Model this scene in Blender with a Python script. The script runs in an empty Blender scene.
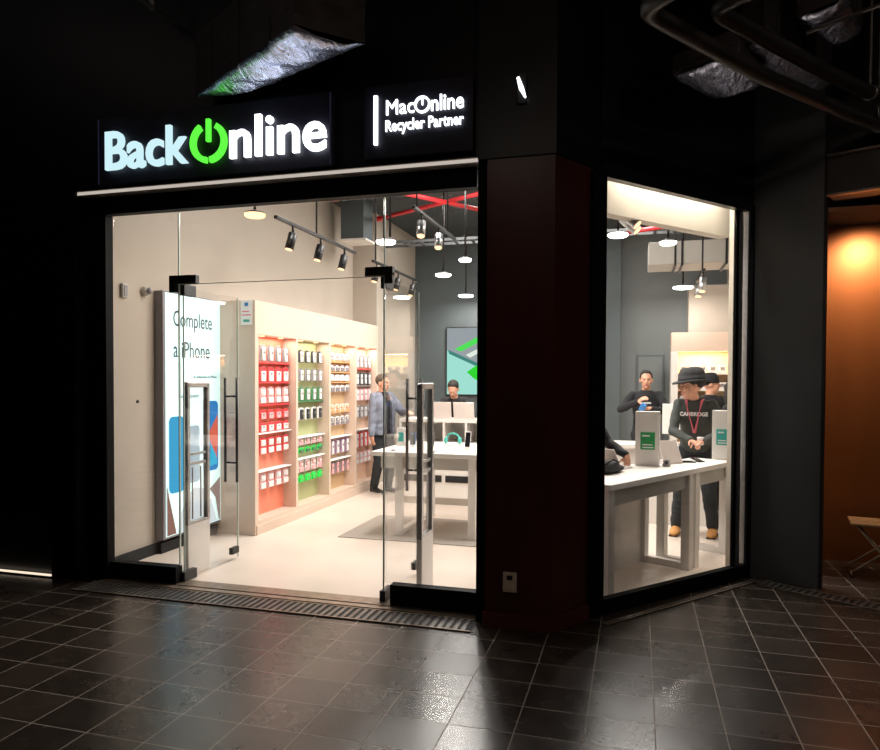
import bpy, bmesh, math, random
from mathutils import Vector, Matrix, Euler
random.seed(7)
S = bpy.context.scene
COL = S.collection
R = math.radians
PI = math.pi

# ------------------------------------------------------------------ camera
FPX, PITCH, ROLL, YAW, CY = 691.3, 0.0218907, 0.00414302, -0.2774626, 395.1
cam_d = bpy.data.cameras.new('camera'); cam = bpy.data.objects.new('camera', cam_d); COL.objects.link(cam)
cam_d.sensor_fit = 'HORIZONTAL'; cam_d.sensor_width = 36.0; cam_d.lens = FPX / 880 * 36.0
cam_d.shift_y = (CY - 375) / 880; cam_d.clip_start = 0.02; cam_d.clip_end = 200
_U = Vector((math.cos(YAW), math.sin(YAW), 0)); _V = Vector((-math.sin(YAW), math.cos(YAW), 0)); _W = Vector((0, 0, 1))
_F = Vector((0, math.cos(PITCH), -math.sin(PITCH))); _Up = Vector((0, math.sin(PITCH), math.cos(PITCH))); _Rt = Vector((1, 0, 0))
_R2 = _Rt * math.cos(ROLL) + _Up * math.sin(ROLL); _U2 = -_Rt * math.sin(ROLL) + _Up * math.cos(ROLL)
def _tow(a): return Vector((a.dot(_U), a.dot(_V), a.dot(_W)))
r_, u_, f_ = _tow(_R2), _tow(_U2), _tow(_F)
cam.matrix_world = Matrix(((r_.x, u_.x, -f_.x, 0), (r_.y, u_.y, -f_.y, 0), (r_.z, u_.z, -f_.z, 1.6), (0, 0, 0, 1)))
S.camera = cam

# ------------------------------------------------------------------ world, exposure
W = bpy.data.worlds.new('night'); S.world = W; W.use_nodes = True
W.node_tree.nodes['Background'].inputs[0].default_value = (0.5, 0.6, 0.8, 1)
W.node_tree.nodes['Background'].inputs[1].default_value = 0.002
S.view_settings.view_transform = 'Standard'
try: S.view_settings.look = 'None'
except Exception: pass
S.view_settings.exposure = 0.0
S.view_settings.gamma = 1.0
S.view_settings.use_curve_mapping = False

def light(name, kind, loc, energy, color=(1, 1, 1), size=0.2, rot=(0, 0, 0), parent=None, **k):
    d = bpy.data.lights.new(name, kind); o = bpy.data.objects.new(name, d); COL.objects.link(o)
    d.energy = energy; d.color = color
    if kind == 'AREA':
        d.size = size
        if 'size_y' in k: d.shape = 'RECTANGLE'; d.size_y = k['size_y']
        else: d.shape = 'DISK'
        if 'spread' in k: d.spread = k['spread']
    elif kind == 'SPOT':
        d.shadow_soft_size = size; d.spot_size = k.get('cone', R(60)); d.spot_blend = k.get('blend', .5)
    else: d.shadow_soft_size = size
    o.location = loc; o.rotation_euler = rot
    if parent: o.parent = parent
    return o

# unseen passage lights outside the shop, then the lamp over the right-hand recess
light('unseen_passage_light', 'AREA', (-1.5, 0.3, 4.4), 5, (1, .86, .74), .5)
light('unseen_passage_light', 'SPOT', (-4.6, 2.6, 3.0), 70, (1, .9, .86), .15, (R(180), 0, 0), cone=R(130), blend=1)  # upward fill added to lift the dark ceiling and ducts
light('unseen_passage_light', 'POINT', (.2, 1.2, 3.9), 14, (1, .72, .55), .12)  # warm fill added to bring out the pillar and nearby floor
light('unseen_passage_light', 'AREA', (3.2, 3.0, 4.4), 13, (1, .9, .8), .4)
light('recess_lamp', 'SPOT', (2.0, 6.33, 2.90), 115, (1, .70, .46), .05, (R(38), 0, R(6)), cone=R(115), blend=1)
for lx, ly in ((-2.2, 7.4), (-0.4, 7.0), (-2.4, 9.6), (-0.2, 9.6)):   # unseen fill lights added under the shop ceiling
    light('shop_ceiling_fill', 'AREA', (lx, ly, 4.10), 60, (1, .95, .88), 1.1)
light('shop_ceiling_fill', 'AREA', (-2.9, 5.6, 3.9), 25, (1, .95, .88), .6)  # further unseen fill added just inside the shopfront glass

light('window_head_strip', 'AREA', (.27, 5.56, 3.30), 17, (1, .90, .76), 1.3, (R(6), 0, math.atan2(1.27, 1.08)), size_y=.05, spread=R(120))

# ------------------------------------------------------------------ materials
def new_mat(name):
    m = bpy.data.materials.new(name); m.use_nodes = True
    return m, m.node_tree, m.node_tree.nodes['Principled BSDF']
def mat(name, col, rough=.5, metal=0, spec=.5, noise=0, nscale=8, bump=0, bscale=40, emit=None, es=0, alpha=1, coat=0):
    m, nt, b = new_mat(name)
    b.inputs['Base Color'].default_value = (*col, 1)
    b.inputs['Roughness'].default_value = rough; b.inputs['Metallic'].default_value = metal
    b.inputs['Specular IOR Level'].default_value = spec
    if coat: b.inputs['Coat Weight'].default_value = coat; b.inputs['Coat Roughness'].default_value = .05
    if emit: b.inputs['Emission Color'].default_value = (*emit, 1); b.inputs['Emission Strength'].default_value = es
    tc = nt.nodes.new('ShaderNodeTexCoord')
    if noise:
        n = nt.nodes.new('ShaderNodeTexNoise'); n.inputs['Scale'].default_value = nscale; n.inputs['Detail'].default_value = 5
        r = nt.nodes.new('ShaderNodeValToRGB')
        r.color_ramp.elements[0].position = .3; r.color_ramp.elements[1].position = .7
        r.color_ramp.elements[0].color = (*[c * (1 - noise) for c in col], 1)
        r.color_ramp.elements[1].color = (*[min(1, c * (1 + noise)) for c in col], 1)
        nt.links.new(tc.outputs['Object'], n.inputs['Vector']); nt.links.new(n.outputs['Fac'], r.inputs[0])
        nt.links.new(r.outputs[0], b.inputs['Base Color'])
    if bump:
        n = nt.nodes.new('ShaderNodeTexNoise'); n.inputs['Scale'].default_value = bscale; n.inputs['Detail'].default_value = 4
        bp = nt.nodes.new('ShaderNodeBump'); bp.inputs['Strength'].default_value = bump; bp.inputs['Distance'].default_value = .01
        nt.links.new(tc.outputs['Object'], n.inputs['Vector']); nt.links.new(n.outputs['Fac'], bp.inputs['Height'])
        nt.links.new(bp.outputs[0], b.inputs['Normal'])
    return m
def emis(name, col, st):
    m = bpy.data.materials.new(name); m.use_nodes = True; nt = m.node_tree; nt.nodes.clear()
    e = nt.nodes.new('ShaderNodeEmission'); e.inputs[0].default_value = (*col, 1); e.inputs[1].default_value = st
    o = nt.nodes.new('ShaderNodeOutputMaterial'); nt.links.new(e.outputs[0], o.inputs[0]); return m
def glass_mat(name, tint=(1, 1, 1), base=.04):
    m = bpy.data.materials.new(name); m.use_nodes = True; nt = m.node_tree; nt.nodes.clear()
    L = nt.links.new
    lw = nt.nodes.new('ShaderNodeLayerWeight'); lw.inputs[0].default_value = .5
    p = nt.nodes.new('ShaderNodeMath'); p.operation = 'POWER'; p.inputs[1].default_value = 5
    ma = nt.nodes.new('ShaderNodeMath'); ma.operation = 'MULTIPLY_ADD'; ma.inputs[1].default_value = 1 - base; ma.inputs[2].default_value = base
    t = nt.nodes.new('ShaderNodeBsdfTransparent'); t.inputs[0].default_value = (*tint, 1)
    g = nt.nodes.new('ShaderNodeBsdfGlossy'); g.inputs['Roughness'].default_value = 0.0
    mx = nt.nodes.new('ShaderNodeMixShader'); o = nt.nodes.new('ShaderNodeOutputMaterial')
    L(lw.outputs['Facing'], p.inputs[0]); L(p.outputs[0], ma.inputs[0]); L(ma.outputs[0], mx.inputs[0])
    L(t.outputs[0], mx.inputs[1]); L(g.outputs[0], mx.inputs[2]); L(mx.outputs[0], o.inputs[0])
    return m

def tile_mat():
    """dark slate floor tiles with pale joints: 0.309 x 0.269 m"""
    m, nt, b = new_mat('slate_floor_tiles'); L = nt.links.new
    N = nt.nodes.new
    g = N('ShaderNodeNewGeometry'); sp = N('ShaderNodeSeparateXYZ'); L(g.outputs['Position'], sp.inputs[0])
    def mth(op, a, bb=None, c=None):
        n = N('ShaderNodeMath'); n.operation = op
        for i, v in enumerate((a, bb, c)):
            if v is None: continue
            if isinstance(v, (int, float)): n.inputs[i].default_value = v
            else: L(v, n.inputs[i])
        return n.outputs[0]
    def line(axis, org, per, w):
        q = mth('DIVIDE', mth('SUBTRACT', sp.outputs[axis], org), per)
        fr = mth('SUBTRACT', q, mth('FLOOR', q))
        d = mth('MULTIPLY', mth('MINIMUM', fr, mth('SUBTRACT', 1.0, fr)), per)
        return mth('LESS_THAN', d, w), mth('FLOOR', q), d
    lx, ix, dx = line(0, -1.76, .30925, .0026)
    ly, iy, dy = line(1, 3.88, .26881, .0022)
    grout = mth('MAXIMUM', lx, ly)
    wn = N('ShaderNodeTexWhiteNoise'); wn.noise_dimensions = '2D'
    cx = N('ShaderNodeCombineXYZ'); L(ix, cx.inputs[0]); L(iy, cx.inputs[1]); L(cx.outputs[0], wn.inputs['Vector'])
    ns = N('ShaderNodeTexNoise'); ns.inputs['Scale'].default_value = 9; ns.inputs['Detail'].default_value = 6; ns.inputs['Roughness'].default_value = .6
    L(g.outputs['Position'], ns.inputs['Vector'])
    ns2 = N('ShaderNodeTexNoise'); ns2.inputs['Scale'].default_value = 75; ns2.inputs['Detail'].default_value = 4
    L(g.outputs['Position'], ns2.inputs['Vector'])
    ramp = N('ShaderNodeValToRGB'); ramp.color_ramp.elements[0].color = (.012, .009, .007, 1); ramp.color_ramp.elements[1].color = (.056, .040, .031, 1)
    ramp.color_ramp.elements[0].position = .1; ramp.color_ramp.elements[1].position = .95
    L(mth('ADD', mth('MULTIPLY', ns.outputs['Fac'], .75), mth('MULTIPLY', wn.outputs['Value'], .25)), ramp.inputs[0])
    mx = N('ShaderNodeMix'); mx.data_type = 'RGBA'
    L(grout, mx.inputs['Factor']); L(ramp.outputs[0], mx.inputs[6]); mx.inputs[7].default_value = (.30, .25, .21, 1)
    L(mx.outputs[2], b.inputs['Base Color'])
    rg = mth('MULTIPLY_ADD', ns.outputs['Fac'], .08, .21)
    rg = mth('ADD', rg, mth('MULTIPLY', wn.outputs['Value'], .05))
    rg = mth('ADD', rg, mth('MULTIPLY', grout, .4))
    L(rg, b.inputs['Roughness'])
    h = mth('ADD', mth('MULTIPLY', ns2.outputs['Fac'], .45), mth('MULTIPLY', ns.outputs['Fac'], .10))
    h = mth('SUBTRACT', h, mth('MULTIPLY', grout, .7))
    bp = N('ShaderNodeBump'); bp.inputs['Strength'].default_value = .20; bp.inputs['Distance'].default_value = .005
    L(h, bp.inputs['Height']); L(bp.outputs[0], b.inputs['Normal'])
    return m

def grad_wood(name, c1, c2, rough, scale=(1, 1, 1), metal=0):
    m, nt, b = new_mat(name); L = nt.links.new; N = nt.nodes.new
    tc = N('ShaderNodeTexCoord'); mp = N('ShaderNodeMapping'); mp.inputs['Scale'].default_value = scale
    ns = N('ShaderNodeTexNoise'); ns.inputs['Scale'].default_value = 3; ns.inputs['Detail'].default_value = 6
    rp = N('ShaderNodeValToRGB'); rp.color_ramp.elements[0].color = (*c1, 1); rp.color_ramp.elements[1].color = (*c2, 1)
    rp.color_ramp.elements[0].position = .3; rp.color_ramp.elements[1].position = .7
    L(tc.outputs['Object'], mp.inputs[0]); L(mp.outputs[0], ns.inputs['Vector']); L(ns.outputs['Fac'], rp.inputs[0]); L(rp.outputs[0], b.inputs['Base Color'])
    b.inputs['Roughness'].default_value = rough; b.inputs['Metallic'].default_value = metal
    return m

def foil_mat():
    m, nt, b = new_mat('crinkled_foil'); L = nt.links.new; N = nt.nodes.new
    b.inputs['Metallic'].default_value = .9; b.inputs['Base Color'].default_value = (.62, .66, .86, 1); b.inputs['Roughness'].default_value = .27
    tc = N('ShaderNodeTexCoord'); mp = N('ShaderNodeMapping'); mp.inputs['Scale'].default_value = (4, 1.4, 2)
    n1 = N('ShaderNodeTexNoise'); n1.inputs['Scale'].default_value = 3.5; n1.inputs['Detail'].default_value = 6; n1.inputs['Distortion'].default_value = 1.2
    bp = N('ShaderNodeBump'); bp.inputs['Strength'].default_value = .8; bp.inputs['Distance'].default_value = .03
    L(tc.outputs['Object'], mp.inputs[0]); L(mp.outputs[0], n1.inputs['Vector']); L(n1.outputs['Fac'], bp.inputs['Height']); L(bp.outputs[0], b.inputs['Normal'])
    return m

M = dict(
    skirt=mat('red_brown_skirting', (.13, .036, .027), .25, noise=.15),
    black=mat('black_painted_panel', (.006, .006, .007), .35, noise=.2, nscale=2),
    matteblack=mat('matte_black', (.010, .010, .011), .75, noise=.2),
    frame=mat('black_metal_frame', (.006, .006, .007), .6, spec=.12, noise=.1),
    signface=mat('dark_sign_panel', (.016, .016, .032), .5, noise=.15, nscale=3),
    silver=mat('brushed_aluminium', (.55, .55, .56), .3, metal=.9, noise=.1, nscale=30),
    trimlight=mat('pale_metal_trim', (.62, .56, .50), .35, metal=.3, noise=.05),
    threshold=mat('bronze_threshold', (.28, .22, .17), .35, metal=.6, noise=.25, nscale=14),
    pillar=grad_wood('dark_red_brown_laminate', (.060, .013, .009), (.10, .021, .014), .3, (1, 1, .4)),
    plaster=mat('warm_white_plaster', (.50, .44, .375), .8, noise=.03, nscale=3, bump=.05),
    cream=mat('cream_painted_board', (.74, .68, .58), .7, noise=.03),
    darkwall=mat('slate_grey_paint', (.085, .105, .112), .6, noise=.06, nscale=2, bump=.04),
    darkwall2=mat('mid_grey_paint', (.15, .165, .165), .6, noise=.05, nscale=2),
    shopfloor=mat('pale_polished_concrete', (.72, .62, .54), .28, noise=.05, nscale=2),
    shopceil=mat('dark_grey_soffit', (.05, .058, .062), .8, noise=.1),
    passceil=mat('grey_concrete_soffit', (.20, .19, .185), .9, noise=.25, nscale=1.5, bump=.2, bscale=6),
    mat=mat('taupe_carpet', (.36, .32, .28), .95, noise=.12, nscale=60, bump=.3, bscale=200),
    white=mat('white_lacquer', (.80, .77, .73), .35, noise=.02),
    shelfw=mat('warm_white_laminate', (.70, .55, .45), .5, noise=.02),
    apron=mat('pale_grey_laminate', (.52, .50, .46), .5, noise=.03),
    bay_red=mat('coral_red_board', (.88, .27, .17), .6, noise=.05), bay_green=mat('olive_board', (.42, .44, .22), .6, noise=.05),
    bay_tan=mat('tan_board', (.62, .42, .24), .6, noise=.05), bay_peach=mat('peach_board', (.84, .58, .44), .6, noise=.05),
    copper=grad_wood('copper_brown_panel', (.22, .075, .022), (.33, .115, .035), .42, (.6, .6, .15), .55),
    greyp=mat('grey_blue_wall_panel', (.085, .09, .095), .5, noise=.12, nscale=1.5),
    foil=foil_mat(),
    dkwrap=mat('dark_duct_wrap', (.07, .06, .06), .5, metal=.3, noise=.3, nscale=6, bump=.5, bscale=8),
    pipe=mat('dark_painted_pipe', (.055, .048, .044), .4, metal=.3, noise=.2, nscale=3),
    conduit=mat('grey_conduit', (.30, .28, .27), .4, metal=.5, noise=.1),
    red=mat('red_painted_pipe', (.75, .03, .04), .4, noise=.05, emit=None),
    blackm=mat('black_fitting', (.015, .015, .016), .4, noise=.1),
    wood=grad_wood('light_oak_slats', (.42, .25, .12), (.60, .40, .22), .5, (1, 12, 1)),
    plug=mat('beige_plastic', (.90, .74, .60), .4, noise=.03),
    glass=glass_mat('clear_glass'), gedge=mat('pale_glass_edge', (.66, .78, .70), .3, noise=.05),
    skin=mat('skin', (.72, .37, .25), .5, noise=.06, nscale=12), lip=mat('lips', (.50, .17, .14), .5, noise=.05),
    eyew=mat('eye_white', (.50, .46, .43), .3, noise=.02), eyed=mat('iris', (.03, .02, .015), .2, noise=.1),
    hairb=mat('dark_hair', (.018, .013, .010), .7, noise=.4, nscale=60, bump=.5, bscale=120),
    hairg=mat('grey_brown_hair', (.10, .075, .055), .7, noise=.4, nscale=60, bump=.5, bscale=120),
    clblack=mat('black_cotton', (.014, .015, .018), .85, noise=.2, nscale=10, bump=.4, bscale=14),
    clteal=mat('charcoal_sweatshirt', (.060, .068, .063), .85, noise=.2, nscale=8, bump=.5, bscale=10),
    cldenim=mat('grey_blue_jacket', (.19, .21, .27), .8, noise=.2, nscale=14, bump=.5, bscale=18),
    cltrous=mat('dark_trousers', (.022, .028, .033), .85, noise=.2, nscale=9, bump=.4, bscale=12),
    tanshoe=mat('tan_suede', (.55, .26, .08), .8, noise=.15, nscale=30),
    blackshoe=mat('black_leather', (.015, .014, .014), .35, noise=.1),
    felt=mat('charcoal_felt', (.028, .028, .030), .9, noise=.2, nscale=40), pink=mat('pink_ribbon', (.78, .16, .22), .6, noise=.05),
    wprint=mat('white_print', (.85, .85, .85), .7, noise=.02), bluepl=mat('blue_plastic', (.05, .22, .55), .4, noise=.05),
    greencard=mat('green_print', (.02, .30, .08), .5, noise=.3, nscale=20), tealp=mat('teal_plastic', (.05, .40, .34), .4, noise=.1),
    laptop=mat('light_laptop_shell', (.72, .64, .60), .35, metal=.2, noise=.02), screenb=mat('black_screen', (.012, .012, .014), .15, noise=.1),
    lightw=mat('very_pale_case', (.82, .80, .80), .35, noise=.03), greym=mat('grey_case', (.26, .24, .26), .4, noise=.05),
    redc=mat('red_case', (.80, .06, .07), .4, noise=.05), pinkc=mat('rose_case', (.82, .42, .44), .4, noise=.05),
    greenc=mat('vivid_green_case', (.03, .72, .10), .4, noise=.08), dgreen=mat('dark_green_case', (.05, .22, .09), .4, noise=.05),
    orangec=mat('orange_case', (.85, .40, .16), .4, noise=.05), purplec=mat('plum_case', (.30, .16, .28), .4, noise=.05),
    darkc=mat('black_case', (.03, .035, .04), .4, noise=.05),
    e_cyan=emis('lit_sign_cyan_white', (.60, .86, .92), 1.05), e_white=emis('lit_sign_white', (.93, .97, 1.0), 2.6),
    e_green=emis('lit_sign_green', (.12, .95, .06), 1.1), e_lamp=emis('lit_lamp_disc', (1, .97, .90), 9),
    e_warm=emis('lit_warm_disc', (1, .62, .34), 2.2), e_strip=emis('lit_floor_strip', (1, .80, .62), 1.1),
    e_ledge=emis('ledge_sheen_glow', (.95, .84, .74), .55), e_sym=emis('halo_glow_panel', (.30, .32, .62), .035),
)

# ------------------------------------------------------------------ helpers
def obj(name, bm, m, parent=None, smooth=False, loc=None):
    me = bpy.data.meshes.new(name)
    bmesh.ops.recalc_face_normals(bm, faces=bm.faces)
    bm.to_mesh(me); bm.free()
    if isinstance(m, (list, tuple)):
        for q in m: me.materials.append(q)
    else: me.materials.append(m)
    if smooth:
        for p in me.polygons: p.use_smooth = True
    o = bpy.data.objects.new(name, me); COL.objects.link(o)
    if parent: o.parent = parent
    if loc: o.location = loc
    return o
def tag(o, label, cat, group=None, kind=None):
    if label: o['label'] = label
    if cat: o['category'] = cat
    if group: o['group'] = group
    if kind: o['kind'] = kind
    return o
def thing(name, label, cat, loc=(0, 0, 0), rz=0, group=None):
    o = bpy.data.objects.new(name, None); COL.objects.link(o); o.empty_display_size = .1
    o.location = loc; o.rotation_euler = (0, 0, rz); return tag(o, label, cat, group)
def struct(name, bm, m, label=None):
    o = obj(name, bm, m); o['kind'] = 'structure'
    if label: o['label'] = label
    return o
def copy_tree(o, parent=None):
    c = o.copy(); COL.objects.link(c)
    if parent: c.parent = parent
    for ch in list(o.children): copy_tree(ch, c)
    return c
def NB(): return bmesh.new()
def box(bm, x0, y0, z0, x1, y1, z1, mi=0, mw=None):
    vs = [bm.verts.new(p) for p in ((x0, y0, z0), (x1, y0, z0), (x1, y1, z0), (x0, y1, z0), (x0, y0, z1), (x1, y0, z1), (x1, y1, z1), (x0, y1, z1))]
    if mw is not None:
        for v in vs: v.co = mw @ v.co
    for f in ((0, 3, 2, 1), (4, 5, 6, 7), (0, 1, 5, 4), (1, 2, 6, 5), (2, 3, 7, 6), (3, 0, 4, 7)):
        bm.faces.new([vs[i] for i in f]).material_index = mi
    return vs
def bbox(bm, x0, y0, z0, x1, y1, z1, b=.006, seg=2, mi=0, mw=None):
    t = NB(); box(t, x0, y0, z0, x1, y1, z1, mi)
    bmesh.ops.bevel(t, geom=t.edges[:], offset=b, segments=seg, affect='EDGES', profile=.5)
    for f in t.faces: f.material_index = mi
    join(bm, t, mw)
def join(bm, t, mw=None):
    mp = {}
    for v in t.verts: mp[v] = bm.verts.new(mw @ v.co if mw is not None else v.co)
    for f in t.faces:
        try: nf = bm.faces.new([mp[v] for v in f.verts]); nf.material_index = f.material_index; nf.smooth = f.smooth
        except ValueError: pass
    t.free()
def prism(bm, pts, z0, z1, mi=0):
    a = [bm.verts.new((x, y, z0)) for x, y in pts]; b = [bm.verts.new((x, y, z1)) for x, y in pts]; n = len(pts)
    bm.faces.new(a[::-1]).material_index = mi; bm.faces.new(b).material_index = mi
    for i in range(n): bm.faces.new((a[i], a[(i + 1) % n], b[(i + 1) % n], b[i])).material_index = mi
def ring(c, d, r, n, ry=None, up=None):
    d = d.normalized(); up = up or (Vector((0, 0, 1)) if abs(d.z) < .95 else Vector((1, 0, 0)))
    a = d.cross(up).normalized(); b = a.cross(d).normalized(); ry = r if ry is None else ry
    return [c + a * (r * math.cos(2 * PI * i / n)) + b * (ry * math.sin(2 * PI * i / n)) for i in range(n)]
def tube(bm, pts, rad, n=10, mi=0, cap=True, up=None):
    pts = [Vector(p) for p in pts]; rs = rad if isinstance(rad, (list, tuple)) else [rad] * len(pts)
    prev = None; first = None
    for i, p in enumerate(pts):
        d = (pts[min(i + 1, len(pts) - 1)] - pts[max(i - 1, 0)])
        r = rs[i]; rx, ry = (r if isinstance(r, tuple) else (r, r))
        vs = [bm.verts.new(q) for q in ring(p, d, rx, n, ry, up)]
        if prev:
            for k in range(n): 
                f = bm.faces.new((prev[k], prev[(k + 1) % n], vs[(k + 1) % n], vs[k])); f.material_index = mi; f.smooth = True
        else: first = vs
        prev = vs
    if cap: bm.faces.new(first[::-1]).material_index = mi; bm.faces.new(prev).material_index = mi
def lathe(bm, prof, c=(0, 0, 0), n=24, mi=0, mw=None):
    rows = []
    for r, z in prof:
        row = []
        for i in range(n):
            p = Vector((c[0] + r * math.cos(2 * PI * i / n), c[1] + r * math.sin(2 * PI * i / n), c[2] + z))
            row.append(bm.verts.new(mw @ p if mw is not None else p))
        rows.append(row)
    for a, b in zip(rows, rows[1:]):
        for i in range(n):
            f = bm.faces.new((a[i], a[(i + 1) % n], b[(i + 1) % n], b[i])); f.material_index = mi; f.smooth = True
    bm.faces.new(rows[0][::-1]).material_index = mi; bm.faces.new(rows[-1]).material_index = mi
def ell(bm, c, r, rot=None, mi=0, u=16, v=10):
    t = NB(); bmesh.ops.create_uvsphere(t, u_segments=u, v_segments=v, radius=1)
    m4 = Matrix.Translation(Vector(c)) @ (rot.to_matrix().to_4x4() if rot else Matrix.Identity(4)) @ Matrix.Diagonal((*r, 1))
    for f in t.faces: f.material_index = mi; f.smooth = True
    join(bm, t, m4)
def cap(bm, a, b, ra, rb, n=12):
    """closed tapered limb segment with rounded ends"""
    a = Vector(a); b = Vector(b); tube(bm, [a, b], [ra, rb], n); ell(bm, a, (ra,) * 3, u=12, v=8); ell(bm, b, (rb,) * 3, u=12, v=8)
def text_mesh(s, size, depth, bold=0.0, align='LEFT', space=1.0, res=4):
    c = bpy.data.curves.new('lettering', 'FONT'); c.body = s; c.size = size; c.extrude = depth; c.offset = bold
    c.align_x = align; c.space_character = space; c.resolution_u = res
    t = bpy.data.objects.new('lettering', c); COL.objects.link(t)
    bpy.context.view_layer.update()
    me = bpy.data.meshes.new_from_object(t.evaluated_get(bpy.context.evaluated_depsgraph_get()))
    bpy.data.objects.remove(t); bpy.data.curves.remove(c)
    return me
def text_obj(name, s, size, depth, m, origin, xdir, ydir, parent=None, bold=0, width=None, height=None, space=1.0, align='LEFT'):
    """lettering standing on a surface: xdir = reading direction, ydir = up"""
    me = text_mesh(s, size, depth, bold, align, space)
    xs = [v.co.x for v in me.vertices]; ys = [v.co.y for v in me.vertices]
    sx = width / (max(xs) - min(xs)) if width else 1; sy = height / (max(ys) - min(ys)) if height else sx
    x0 = min(xs) if align == 'LEFT' else (min(xs) + max(xs)) / 2
    X = Vector(xdir).normalized(); Y = Vector(ydir).normalized(); Z = X.cross(Y)
    y0 = min(ys) if height else 0
    for v in me.vertices: v.co = Vector(origin) + X * ((v.co.x - x0) * sx) + Y * ((v.co.y - y0) * sy) + Z * v.co.z
    me.materials.clear(); me.materials.append(m)
    o = bpy.data.objects.new(name, me); COL.objects.link(o)
    if parent: o.parent = parent
    return o
def zrot(a): return Matrix.Rotation(a, 4, 'Z')
def frame_m(o, xdir):
    """matrix whose local x runs along xdir in plan, y points left of it, origin o"""
    x = Vector((xdir[0], xdir[1], 0)).normalized(); y = Vector((-x.y, x.x, 0))
    return Matrix(((x.x, y.x, 0, o[0]), (x.y, y.y, 0, o[1]), (0, 0, 1, o[2] if len(o) > 2 else 0), (0, 0, 0, 1)))
def ch(o, par):  # keep world placement when parenting to an offset empty
    o.parent = par; o.matrix_parent_inverse = Matrix.Translation(-Vector(par.location)) if par.rotation_euler.z == 0 else par.matrix_basis.inverted(); return o
ORD = ['leftmost', 'second from the left', 'third from the left', 'fourth from the left', 'fifth from the left', 'sixth from the left']
ROWS = ['top', 'second', 'third', 'fourth', 'fifth', 'sixth', 'seventh', 'eighth']

# ================================================================== STRUCTURE
GY = 4.62                               # glass plane of the left shopfront
WP0 = Vector((-.21, 4.88, 0)); WP1 = Vector((.87, 6.15, 0))   # corner window line (plan)
WD = (WP1 - WP0).normalized()
WM = frame_m(WP0, WD); WL = (WP1 - WP0).length       # local x along window, +y into the shop
ZC = 4.13

# outside floor (in front of the shop) and shop floor
b = NB(); box(b, -9, -3, -.1, 7, 7.6, 0)
struct('floor_passage', b, tile_mat())
b = NB()
prism(b, [(-4.22, 4.56), (-.95, 4.56), (-.5, 4.7), (-.21, 4.9), (.87, 6.17), (1.38, 6.2), (1.38, 12.2), (-4.22, 12.2)], .0005, .004)
struct('floor_shop', b, M['shopfloor'])
# walls of the shop
b = NB(); box(b, -4.42, 4.72, 0, -4.22, 12.3, ZC); struct('wall_left', b, M['plaster'])
b = NB(); box(b, -4.22, 9.9, 0, -3.83, 12.3, ZC); struct('wall_left_return', b, M['plaster'])
b = NB(); box(b, -3.83, 12.05, 0, 2.2, 12.25, ZC); struct('wall_back', b, M['darkwall2'])
b = NB(); box(b, -3.83, 11.8, 0, -.27, 12.05, ZC); struct('wall_back_projection', b, M['darkwall'])
b = NB(); box(b, .78, 11.7, 0, 1.4, 12.05, 3.12); struct('wall_back_partition', b, M['plaster'])
b = NB(); box(b, 1.38, 6.35, 0, 1.42, 12.2, ZC); struct('wall_right', b, M['plaster'])
b = NB(); prism(b, [(-4.42, 4.76), (-.95, 4.76), (-.3, 5.0), (.75, 6.25), (1.42, 6.5), (1.42, 12.3), (-4.42, 12.3)], ZC, ZC + .1); struct('ceiling_shop', b, M['shopceil'])
b = NB(); box(b, -4.215, 4.75, .0, -4.19, 5.33, .1); box(b, -4.215, 5.33, 0, -4.15, 6.21, .1); struct('baseboard_left', b, M['matteblack'])
# door in the back wall
d = NB(); box(d, .02, 12.0, 0.005, .40, 12.049, 2.0); o = obj('door_1', d, M['darkwall2']); o['kind'] = 'structure'
d = NB(); box(d, -.005, 12.01, 0.005, .02, 12.049, 2.03); box(d, .40, 12.01, 0.005, .43, 12.049, 2.03); box(d, .02, 12.01, 2.0, .40, 12.049, 2.03)
obj('door_frame', d, M['darkwall'], o)

# left shopfront: black frame, sign wall above
b = NB(); box(b, -4.50, 4.45, 0, -4.30, 4.70, 3.12); box(b, -4.27, 4.42, 0, -4.22, 4.70, 3.06); box(b, -4.30, 4.53, 0, -4.03, 4.61, 3.06); struct('trim_1', b, M['frame'], 'black metal jamb left of the shopfront glass')
b = NB(); box(b, -4.22, 4.53, 2.89, -1.04, 4.61, 3.06); struct('trim_2', b, M['frame'], 'black metal head above the shopfront glass')
b = NB(); box(b, -1.012, 4.44, 0, -.94, 4.61, 3.2); struct('trim_3', b, M['frame'], 'black metal jamb between the shopfront glass and the pillar')
b = NB(); box(b, -4.27, 4.452, 3.024, -.99, 4.62, 3.06); struct('trim_4', b, M['trimlight'], 'pale ledge under the shop sign')
b = NB(); box(b, -4.27, 4.448, 3.028, -1.0, 4.452, 3.052); o = thing('ledge_sheen', 'thin pale sheen made to glow along the ledge under the sign', 'light', (-2.6, 4.45, 3.02)); ch(obj('glow_strip', b, M['e_ledge']), o)  # light reflected by the ledge, put in as emission
b = NB(); box(b, -4.27, 4.449, 3.020, -1.0, 4.453, 3.0275); ch(obj('strip_base', b, M['threshold']), o)
b = NB(); box(b, -9, 4.55, 3.06, -.95, 4.76, 4.75); struct('wall_sign_band', b, M['black'])
b = NB(); box(b, -9, 4.5, 0, -4.50, 4.76, 3.06); struct('wall_front_left', b, M['black'])
b = NB(); box(b, -4.03, 4.56, .004, -3.42, 4.64, .14); struct('trim_5', b, M['frame'], 'black sill under the left side glass')
b = NB(); box(b, -1.66, 4.56, .004, -1.01, 4.64, .155); struct('trim_6', b, M['frame'], 'black sill under the right side glass')
b = NB()
for y0, y1, h in ((4.47, 4.50, .012), (4.51, 4.54, .008), (4.555, 4.69, .01)): box(b, -4.06, y0, .0, -.99, y1, h)
struct('trim_7', b, M['threshold'], 'bronze metal door threshold')

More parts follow.
